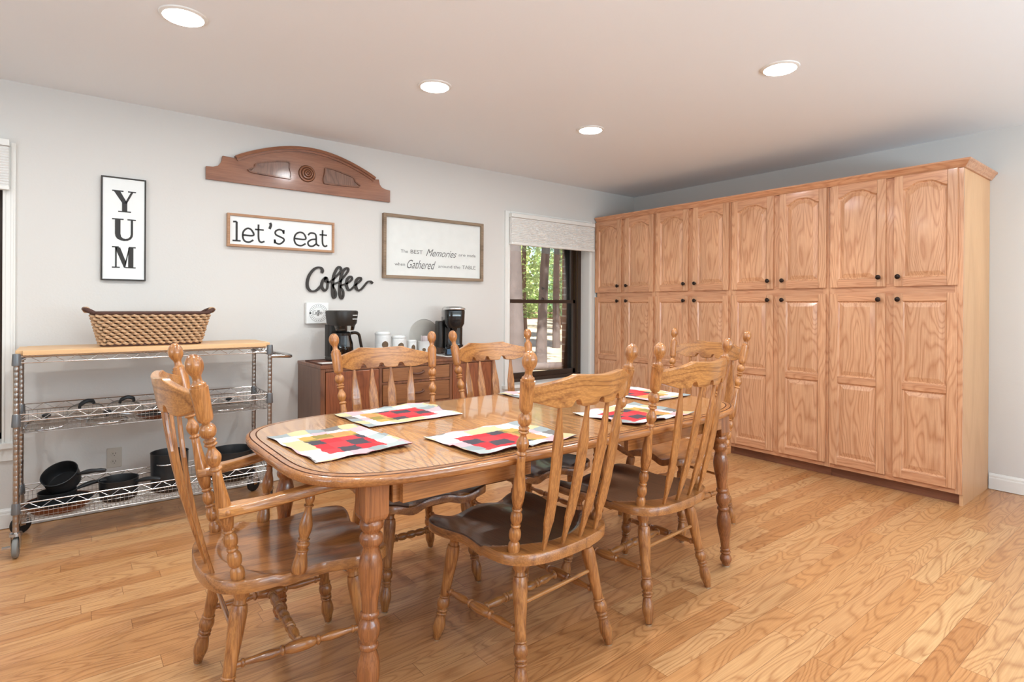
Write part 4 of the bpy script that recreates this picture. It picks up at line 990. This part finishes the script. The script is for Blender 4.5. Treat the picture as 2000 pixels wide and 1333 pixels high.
# cookware on the cart's lower basket
ZL = .1595
def shell(bm, r0, r1, h, th=.003, fl=0, seg=40):
    P = [(0, r0 * .92), (.02 / max(h, .02) * .3, r0), (1, r1), (1.0, r1 + fl), (1.001, r1 - th + fl * .0), ]
    lathe(bm, (0, 0, 0), (0, 0, h), P, seg)
def pan_mesh(r0, r1, h, th=.003, seg=40):
    bm = B(); pr_ = [(0, 0), (0, r0 * .9), (.004, r0 * .97), (.010, r0), (h * .5, r0 + (r1 - r0) * .55), (h - .003, r1), (h, r1 + .002), (h + .001, r1 - .001), (h - .003, r1 - th), (h * .5, r0 + (r1 - r0) * .55 - th), (.012, r0 - th), (.006, r0 * .9), (.005, 0)]
    rings = []
    for k, (z, r) in enumerate(pr_):
        if r == 0: rings.append([bm.verts.new((0, 0, z))])
        else: rings.append([bm.verts.new((r * math.cos(2 * PI * i / seg), r * math.sin(2 * PI * i / seg), z)) for i in range(seg)])
    for q, (a, b) in enumerate(zip(rings, rings[1:])):
        for i in range(seg):
            j = (i + 1) % seg
            if len(a) == 1: f = bm.faces.new((a[0], b[i], b[j]))
            elif len(b) == 1: f = bm.faces.new((a[i], a[j], b[0]))
            else: f = bm.faces.new((a[i], a[j], b[j], b[i]))
            f.material_index = 1 if q >= 8 else 0
    return bm
def long_handle(parent, r, z, ang, ln=.135, mat='pan'):
    c, s = math.cos(ang), math.sin(ang); bm = B(); P = []; W = [.006, .009, .012, .012, .010, .012, .009]
    for k in range(7):
        u = k / 6; d = r - .002 + ln * u; P.append((d * c, d * s, z + .012 * u + .010 * math.sin(PI * u)))
    tube(bm, P, W, 10); obj('handle', bm, M[mat], parent, True)
def loop_handle(parent, r, z, ang, mat='chrome'):
    c, s = math.cos(ang), math.sin(ang); bm = B(); P = []
    for k in range(9):
        a = PI * k / 8; u = -.04 * math.cos(a); d = r + .028 * math.sin(a); P.append((d * c - u * s, d * s + u * c, z))
    tube(bm, P, .0045, 8); obj('side_handle', bm, M[mat], parent, True)
def pan(name, lab, cat, loc, r0, r1, h, mat='pan', rot=(0, 0, 0), handles=(), loops=()):
    t = thing(name, lab, cat, loc); t.rotation_euler = rot
    obj('bowl', pan_mesh(r0, r1, h), [M[mat], M['panin']], t, True, auto=50)
    for z, a in handles: long_handle(t, r1, z, a)
    for z, a in loops: loop_handle(t, (r0 + r1) / 2, z, a)
    return t
pan('frying_pan', 'wide black frying pan under the stacked saucepans at the left of the cart', 'pan', (-.027, 3.775, ZL), .12, .145, .045, 'copper', (0, 0, 0), [(.04, .1)])
pan('saucepan', 'dark saucepan standing in the frying pan under the tilted one', 'pan', (-.035, 3.78, ZL + .012), .078, .082, .080, 'pan', (0, 0, 0), [(.07, .25)])
pan('saucepan', 'dark saucepan tipped on its side, topmost of the stack on the cart', 'pan', (-.005, 3.795, ZL + .122), .076, .080, .080, 'pan', (math.radians(30), math.radians(-20), 0), [(.06, -.55)])
pan('saucepan', 'black saucepan with a long handle standing alone in the bottom basket', 'pan', (.228, 3.785, ZL), .086, .092, .108, 'pan', (0, 0, 0), [(.088, -.62)])
pan('stock_pot', 'tall black stock pot behind the armchair on the bottom basket', 'pot', (.47, 3.80, ZL), .092, .095, .215, 'pan', (0, 0, 0), [], [(.165, -1.9), (.165, 1.24)])
pan('saute_pan', 'wide deep black pan at the right end of the bottom basket', 'pan', (.80, 3.80, ZL + .03), .118, .125, .150, 'pan', (0, 0, 0), [], [(.10, -1.57)])
pan('skillet', 'shallow skillet lying under the wide deep pan', 'pan', (.80, 3.80, ZL), .10, .13, .028, 'pan')
# glass lids on the middle shelf
ZM = .5945
def lid(r, loc, rot, lab, grip='round'):
    t = thing('glass_cover', lab, 'pot cover', loc, 0, 'glass pot lids on the middle shelf'); t.rotation_euler = rot
    bm = B(); seg = 36; rings = []
    for k in range(7): u = k / 6; rr = r * math.cos(PI / 2 * u * .94); z = .028 * math.sin(PI / 2 * u); rings.append([bm.verts.new((rr * math.cos(2 * PI * i / seg), rr * math.sin(2 * PI * i / seg), z + .004)) for i in range(seg)])
    for a, b in zip(rings, rings[1:]):
        for i in range(seg): bm.faces.new((a[i], a[(i + 1) % seg], b[(i + 1) % seg], b[i]))
    bm.faces.new(rings[-1]); obj('dome', bm, M['lid_glass'], t, True)
    bm = B(); tube(bm, [(r * math.cos(2 * PI * i / 36), r * math.sin(2 * PI * i / 36), .004) for i in range(36)], .0034, 6, True); obj('metal_rim', bm, M['chrome'], t, True)
    if grip == 'arch':
        bm = B(); tube(bm, catmull([(-.032, 0, .03), (-.027, 0, .050), (0, 0, .066), (.027, 0, .058), (.034, 0, .042)], 5), [.008] * 5 + [.011] * 11 + [.008] * 5, 8)
    else: bm = lathe(B(), (0, 0, .028), (0, 0, .058), [(0, .007), (.4, .006), (.6, .018), (.85, .019), (1, .012)], 16)
    obj('grip', bm, M['pan'], t, True)
lid(.09, (-.078, 3.75, ZM + .01), (.15, -.05, 0), 'glass lid lying flat at the left end of the middle shelf')
lid(.085, (.085, 3.85, ZM + .045), (.35, -.1, .3), 'tilted glass lid with an arched black handle, left of the other arched one', 'arch')
lid(.085, (.262, 3.86, ZM + .045), (.3, .1, .1), 'tilted glass lid with an arched black handle, near the middle of the cart', 'arch')
lid(.09, (.172, 3.715, ZM + .006), (0, 0, 0), 'wide flat glass lid in front of the arched-handle lids')
lid(.085, (.455, 3.87, ZM + .01), (.05, 0, 0), 'glass lid with a round black knob behind the armchair posts')
lid(.13, (.78, 3.79, ZM + .004), (0, 0, 0), 'large flat glass lid at the right end of the middle shelf')
pan('pie_dish', 'round brown dish on the middle shelf in front of the round-knobbed glass lid', 'dish', (.40, 3.73, ZM), .08, .10, .022, 'copper')

# ------------------------------------------------------------------ sideboard
SX0, SX1, SY0, SY1, SZ = 1.292, 2.690, 3.648, 4.108, .832
sbd = thing('sideboard', 'old dark brown wooden sideboard with drawers behind the table', 'sideboard', ((SX0 + SX1) / 2, (SY0 + SY1) / 2, 0))
sxo, syo = sbd.location.x, sbd.location.y
def sb(name, a, mat, par=sbd, bev=.003): return obj(name, bx(a[0] - sxo, a[1] - sxo, a[2] - syo, a[3] - syo, a[4], a[5]), mat, par, bevel=bev)
sb('top', (SX0 - .004, SX1 + .004, SY0 - .006, SY1, SZ - .022, SZ), M['sb'])
sb('side_panel', (SX0, SX0 + .02, SY0 + .015, SY1, .12, SZ - .0225), M['sb_side']); sb('side_panel', (SX1 - .02, SX1, SY0 + .015, SY1, .12, SZ - .0225), M['sb_side'])
sb('carcass', (SX0 + .0205, SX1 - .0205, SY0 + .02, SY1 - .01, .13, SZ - .023), M['sb'])
bm = B()
for (a, b, c, d) in ((SX0, SX0 + .03, .12, SZ - .0225), (SX1 - .03, SX1, .12, SZ - .0225), (1.70, 1.722, .14, .79), (2.268, 2.292, .14, .79), (SX0 + .03, SX1 - .03, .79, SZ - .0225), (SX0 + .03, SX1 - .03, .12, .15), (1.722, 2.268, .672, .690), (1.722, 2.268, .512, .53), (1.722, 2.268, .33, .35)):
    box(bm, a - sxo, b - sxo, SY0 - syo, SY0 + .02 - syo, c, d)
obj('face_frame', bm, M['sb'], sbd, bevel=.002)
def pull(par, x, z, w=.055):
    bm = B(); y = SY0 - syo
    tube(bm, catmull([(x - w, y + .004, z + .006), (x - w, y - .014, z + .006), (x - w * .6, y - .022, z - .004), (x, y - .024, z - .008), (x + w * .6, y - .022, z - .004), (x + w, y - .014, z + .006), (x + w, y + .004, z + .006)], 5), .0085, 8)
    for s in (-1, 1): lathe(bm, (x + s * w, y + .004, z + .006), (x + s * w, y - .006, z + .006), [(0, .012), (1, .009)], 12)
    obj('pull', bm, M['pullwood'], par, True)
for (z0, z1) in ((.692, .785), (.532, .670), (.352, .510), (.155, .328)):
    d = sb('drawer', (1.726, 2.264, SY0 - .004, SY0 + .018, z0, z1), M['sb_dr']); pull(d, 1.985 - sxo, (z0 + z1) / 2 + .005)
for (a, b, kx) in ((SX0 + .034, 1.697, 1.655), (2.295, SX1 - .034, 2.335)):
    d = sb('door', (a, b, SY0 - .003, SY0 + .018, .155, .786), M['sb_red'])
    obj('knob', lathe(B(), (kx - sxo, SY0 - .003 - syo, .5), (kx - sxo, SY0 - .028 - syo, .5), [(0, .008), (.4, .006), (.7, .014), (1, .01)], 14), M['knob'], d, True)
for sx in (SX0 + .04, SX1 - .04):
    for sy in (SY0 + .04, SY1 - .04): obj('leg', lathe(B(), (sx - sxo, sy - syo, .13), (sx - sxo, sy - syo, 0), [(0, .026), (.3, .022), (.9, .015), (1, .014)], 16), M['sb'], sbd, True)

ZS = SZ + .0005
# brown mat with white cloth under the coffee maker
t = thing('tray_mat', 'brown leather mat with pale edge under the black coffee maker', 'mat', (1.475, 3.83, ZS))
obj('mat', bx(-.168, .168, -.165, .165, 0, .004), M['mat_brown'], t, bevel=.001)
obj('paper_liner', bx(-.150, .06, -.155, -.02, .0042, .0052), M['paper'], t)
bm = B(); tube(bm, [(-.166, -.163, .006), (.166, -.163, .006), (.166, .163, .006), (-.166, .163, .006)], .004, 6, True); obj('rolled_edge', bm, M['rope_d'], t)
# drip coffee maker
t = thing('coffee_maker', 'black drip coffee maker with a glass carafe on the left of the sideboard', 'coffee maker', (1.515, 3.865, ZS + .0065), math.radians(8))
def rr(w, d, r, n=6):
    P = []
    for cx_, cy_, a0 in ((w - r, d - r, 0), (-w + r, d - r, 90), (-w + r, -d + r, 180), (w - r, -d + r, 270)):
        for k in range(n + 1): a = math.radians(a0 + 90 * k / n); P.append((cx_ + r * math.cos(a), cy_ + r * math.sin(a)))
    return P
def stack(bm, secs, n=6):
    R = [[bm.verts.new((x + ox_, y + oy_, z)) for x, y in rr(w, d, r, n)] for (w, d, r, z, ox_, oy_) in secs]; m = len(R[0])
    for p, q in zip(R, R[1:]):
        for i in range(m): bm.faces.new((p[i], p[(i + 1) % m], q[(i + 1) % m], q[i]))
    bm.faces.new(R[0]); bm.faces.new(R[-1]); return bm
obj('base', stack(B(), [(.078, .115, .04, 0, 0, 0), (.080, .117, .04, .02, 0, 0), (.076, .112, .04, .028, 0, 0)]), M['plastic'], t, True)
obj('water_column', stack(B(), [(.074, .038, .02, .028, 0, .075), (.074, .038, .02, .25, 0, .075)]), M['plastic'], t, True)
obj('brew_head', stack(B(), [(.070, .098, .05, .245, 0, 0), (.080, .110, .06, .262, 0, 0), (.088, .118, .065, .338, 0, 0), (.086, .116, .065, .346, 0, 0), (.078, .108, .06, .350, 0, 0)]), M['plastic'], t, True)
obj('clear_collar', stack(B(), [(.062, .050, .04, .212, 0, -.04), (.068, .055, .04, .245, 0, -.04)]), M['lid_glass'], t, True)
bm = B()
for z in (.318, .292):
    for k in range(6): box(bm, .018 + k * .006, .0225 + k * .006, -.1195, -.114, z - .002 - .001 * (k % 2), z + .002)
obj('button_marks', bm, M['board'], t)
cf = thing('carafe', 'round glass coffee carafe with black handle sitting in the coffee maker', 'carafe', (1.512, 3.828, ZS + .0352), math.radians(8))
obj('glass_body', lathe(B(), (0, 0, 0), (0, 0, .165), [(0, .05), (.05, .062), (.25, .07), (.55, .068), (.85, .053), (1, .052)], 28), M['pot_glass'], cf, True)
obj('coffee', lathe(B(), (0, 0, .002), (0, 0, .07), [(0, .048), (.1, .058), (1, .067)], 28), M['coffee_liq'], cf, True)
obj('lid_band', lathe(B(), (0, 0, .148), (0, 0, .176), [(0, .055), (.6, .056), (1, .04)], 28), M['gloss'], cf, True)
bm = B(); tube(bm, catmull([(.05, -.01, .162), (.085, -.02, .165), (.108, -.026, .15), (.118, -.03, .10), (.128, -.034, .045)], 6), [.011] * 8 + [.0105] * 17, 8); obj('handle', bm, M['gloss'], cf, True)
# canisters
def canister(x, y, r, h, lab, scale=1):
    t = thing('canister', lab, 'canister', (x, y, ZS), 0, 'white ribbed coffee-bean canisters on the sideboard')
    P = [(0, r * .96)]
    for k in range(14): a = (k + .2) / 14 * .86; P += [(a, r), (a + .02, r), (a + .035, r * .985)]
    P += [(.88, r)]; obj('jar', lathe(B(), (0, 0, 0), (0, 0, h), P, 28), M['ceramic'], t, True)
    obj('lid', lathe(B(), (0, 0, h * .885), (0, 0, h), [(0, r * 1.02), (.3, r * 1.04), (.6, r * 1.02), (.62, r * .9), (1, r * .86)], 28), M['ceramic'], t, True)
    dv = Vector((-x, -y, 0)).normalized(); a0 = math.atan2(dv.y, dv.x) + .35; bm = B(); n = 14; rows = []
    for j in range(7):
        v = -1 + 2 * j / 6; half = math.sqrt(max(0, 1 - v * v)) * .95
        rows.append([bm.verts.new(((r + .0012) * math.cos(a0 + half * .46 * (-1 + 2 * i / 8)), (r + .0012) * math.sin(a0 + half * .46 * (-1 + 2 * i / 8)), h * .52 + v * .028 * (1 if scale else 1))) for i in range(9)])
    for p, q in zip(rows, rows[1:]):
        for i in range(8):
            try: bm.faces.new((p[i], p[i + 1], q[i + 1], q[i]))
            except ValueError: pass
    obj('bean_emblem', bm, M['bean'], t)
    return t
canister(1.856, 3.93, .057, .198, 'tallest white ribbed canister with a coffee-bean emblem on the sideboard')
canister(1.988, 3.93, .054, .166, 'middle-sized white ribbed canister with a coffee-bean emblem')
canister(2.100, 3.93, .036, .128, 'smallest white lidded jar between the canisters and the packet cup')
t = thing('packet_cup', 'white cup with a bean emblem full of paper packets, left of the pod machine', 'cup', (2.205, 3.92, ZS))
obj('cup', pan_mesh(.042, .050, .115, .003, 28), [M['ceramic'], M['ceramic']], t, True)
bm = B(); rnd = random.Random(3)
for k in range(9):
    a = rnd.uniform(0, 6.28); r = rnd.uniform(.0, .028); x, y = r * math.cos(a), r * math.sin(a); an = rnd.uniform(0, 3.1); c, s = math.cos(an), math.sin(an); w = .016; h0 = .05; h1 = .135 + rnd.uniform(0, .025)
    q = [(-w, h0), (w, h0), (w, h1), (-w, h1)]; prism(bm, q, lambda u, v, t_: (x + u * c - t_ * s, y + u * s + t_ * c, v), -.0008, .0008)
obj('packets', bm, M['packet'], t)
bm = B(); lathe(bm, (-.026, -.0415, .052), (-.028, -.0445, .052), [(0, .014), (1, .013)], 16); obj('bean_emblem', bm, M['bean'], t)
# glass plate leaning on the wall
t = thing('glass_plate', 'round pale glass plate leaning on the wall behind the pod coffee machine', 'plate', (2.31, 4.085, ZS)); t.rotation_euler = (math.radians(-8), 0, 0)
obj('disc', lathe(B(), (0, 0, .142), (0, -.006, .142), [(0, .142), (.5, .143), (1, .14)], 48), M['plate_glass'], t, True)
# pod coffee machine
t = thing('tray_mat', 'white paper mat under the pod coffee machine', 'mat', (2.46, 3.88, ZS))
obj('mat', bx(-.165, .165, -.14, .14, 0, .0025), M['paper'], t)
t = thing('pod_coffee_machine', 'tall glossy black pod coffee machine with silver handle at the right of the sideboard', 'coffee maker', (2.445, 3.885, ZS + .0027), math.radians(-22))
obj('base_drawer', stack(B(), [(.082, .128, .03, 0, 0, 0), (.084, .13, .03, .02, 0, 0), (.084, .13, .03, .058, 0, 0)]), M['gloss'], t, True)
obj('drawer_front', bx(-.07, .07, -.134, -.128, .010, .052), M['blue_t'], t, bevel=.003)
obj('body', stack(B(), [(.080, .070, .035, .058, 0, .055), (.082, .072, .035, .30, 0, .055)]), M['gloss'], t, True)
obj('drip_tray', stack(B(), [(.062, .055, .03, .058, 0, -.075), (.064, .057, .03, .085, 0, -.075)]), M['gloss'], t, True)
obj('brew_head', stack(B(), [(.060, .085, .04, .215, 0, -.02), (.078, .118, .05, .25, 0, 0), (.082, .126, .055, .345, 0, 0), (.078, .12, .055, .372, 0, .002), (.06, .10, .05, .385, 0, .006)]), M['gloss'], t, True)
bm = B(); tube(bm, catmull([(-.078, -.03, .362), (-.072, -.10, .366), (-.035, -.142, .368), (.035, -.142, .368), (.072, -.10, .366), (.078, -.03, .362)], 6), .0095, 10); obj('lift_handle', bm, M['silver'], t, True)
obj('spout', lathe(B(), (0, -.075, .225), (0, -.075, .19), [(0, .028), (1, .018)], 16), M['gloss'], t, True)
obj('water_tank', stack(B(), [(.022, .075, .02, .058, -.104, .045), (.024, .078, .02, .262, -.104, .045), (.02, .07, .02, .268, -.104, .045)]), M['plastic'], t, True)

# ------------------------------------------------------------------ outdoors
struct('ground', bx(-60, 110, YB + TH + .3, 130, -.6, -.3), M['dirt'])
struct('wall_exterior', bx(4.150, 4.9, YB + TH + .021, YB + TH + .13, -.3, 2.6), M['brick'])
struct('roof_eave', bx(X0 - 1, XR + 1, YB + TH + .005, YB + TH + .6, ZC + .02, ZC + .2), M['sash'])
def tree(name, lab, x, y, r, h, lean=(0, 0), mat='bark', crown=None, leaf='leafA', n=900, ls=.22, grp=None, seed=0):
    t = thing(name, lab, 'tree', (x, y, -.3), 0, grp); rnd = random.Random(seed)
    P = [(lean[0] * (k / 8) ** 1.3 + .04 * math.sin(k * 1.1 + seed), lean[1] * k / 8, h * k / 8) for k in range(9)]; W = [r * (1.25 if k == 0 else 1 - .06 * k) for k in range(9)]
    bm = B(); tube(bm, P, W, 14); obj('trunk', bm, M[mat], t, True)
    if crown:
        cz, cr_, ch = crown; bm = B()
        for _ in range(n):
            a = rnd.uniform(0, 2 * PI); u = rnd.random() ** .5; v = rnd.uniform(-1, 1); rr_ = cr_ * u * math.sqrt(max(0.05, 1 - v * v * .8))
            # leaves gather in clumps on boughs
            c = Vector((rr_ * math.cos(a) + lean[0] * .7, rr_ * math.sin(a) + lean[1] * .7, cz + ch * v))
            for _k in range(3):
                p = c + Vector((rnd.gauss(0, ls * 1.3), rnd.gauss(0, ls * 1.3), rnd.gauss(0, ls * .8))); e1 = Vector((rnd.uniform(-1, 1), rnd.uniform(-1, 1), rnd.uniform(-.5, .5))).normalized() * ls * rnd.uniform(.6, 1.2); e2 = e1.cross(Vector((rnd.uniform(-1, 1), rnd.uniform(-1, 1), rnd.uniform(-1, 1)))).normalized() * ls * rnd.uniform(.25, .5)
                bm.faces.new([bm.verts.new(p - e1), bm.verts.new(p + e2), bm.verts.new(p + e1), bm.verts.new(p - e2)])
        me_ = obj('crown', bm, M[leaf], t)
    return t
tree('pine_tree', 'thick grey trunk closest to the window, at its left edge', 6.22, 7.87, .165, 9, (0, .1), 'bark', (9, 2.3, 1.2), 'leafC', 2600, .22, 'trunks outside the window', 1)
tree('pine_tree', 'leaning grey trunk in the middle of the window view', 10.05, 11.58, .135, 10, (.52, -.42), 'bark', (10, 2.6, 1.2), 'leafC', 2600, .22, 'trunks outside the window', 2)
tree('pine_tree', 'grey trunk behind and right of the leaning one', 14.25, 15.5, .125, 12, (.1, 0), 'bark', (12, 2.6, 1.4), 'leafC', 2600, .22, 'trunks outside the window', 3)
rnd = random.Random(11)
k = 0
for D_, nT in ((30, 1), (38, 1), (46, 2), (56, 2), (67, 2)):
    for i in range(nT):
        px = 990 + (1125 - 990) * (i + .25 + .5 * (k % 2)) / nT; off = (px - 1000) / FPX; sp_ = D_ * 135 / FPX / nT
        d = _F + _R * off; x, y = d.x * D_, d.y * D_
        k += 1
        tree('broadleaf_tree', ['sunlit pale green tree beyond the clearing', 'mid green leafy tree beyond the clearing', 'dark pine among the woods beyond the clearing'][k % 3], x, y, .14, 11, (0, 0), 'bark2',
             (5.6, sp_ * .33, 4.6), ['leafA', 'leafB', 'leafC'][k % 3], 900, .15 + .03 * (D_ > 40), 'woods beyond the clearing', 20 + k)
# low brush bank behind the clearing, a log in the foreground, a rail fence
bm = B(); rnd = random.Random(5)
for _ in range(5000):
    D_ = rnd.uniform(74, 86); off = rnd.uniform(-.08, .2); d = _F + _R * off; p = Vector((d.x * D_, d.y * D_, -.3 + rnd.random() ** 1.3 * 9)); e1 = Vector((rnd.uniform(-1, 1), rnd.uniform(-1, 1), rnd.uniform(-1, 1))).normalized() * .5; e2 = e1.cross(Vector((rnd.uniform(-1, 1), rnd.uniform(-1, 1), rnd.uniform(-1, 1)))).normalized() * .25
    bm.faces.new([bm.verts.new(p - e1), bm.verts.new(p + e2), bm.verts.new(p + e1), bm.verts.new(p - e2)])
tag(obj('brush', bm, M['leafB']), 'tangled low brush along the edge of the woods', 'brush', kind='stuff')
lg = tube(B(), [(8.2, 10.6, -.22), (9.3, 10.2, -.21), (10.8, 9.7, -.22)], [.1, .09, .08], 10)
tag(obj('fallen_log', lg, M['bark'], smooth=True), 'grey fallen log lying on the ground outside the window', 'log')
fx = thing('rail_fence', 'low brown rail fence across the far side of the clearing', 'fence', (30.5, 37.0, -.3), math.radians(-38))
for z in (.45, .95): obj('rail', bx(-9, 9, -.04, .04, z, z + .12), M['bark2'], fx)
for i in range(7): obj('fence_post', bx(-9 + i * 3 - .07, -9 + i * 3 + .07, .04, .18, 0, 1.25), M['bark2'], fx)
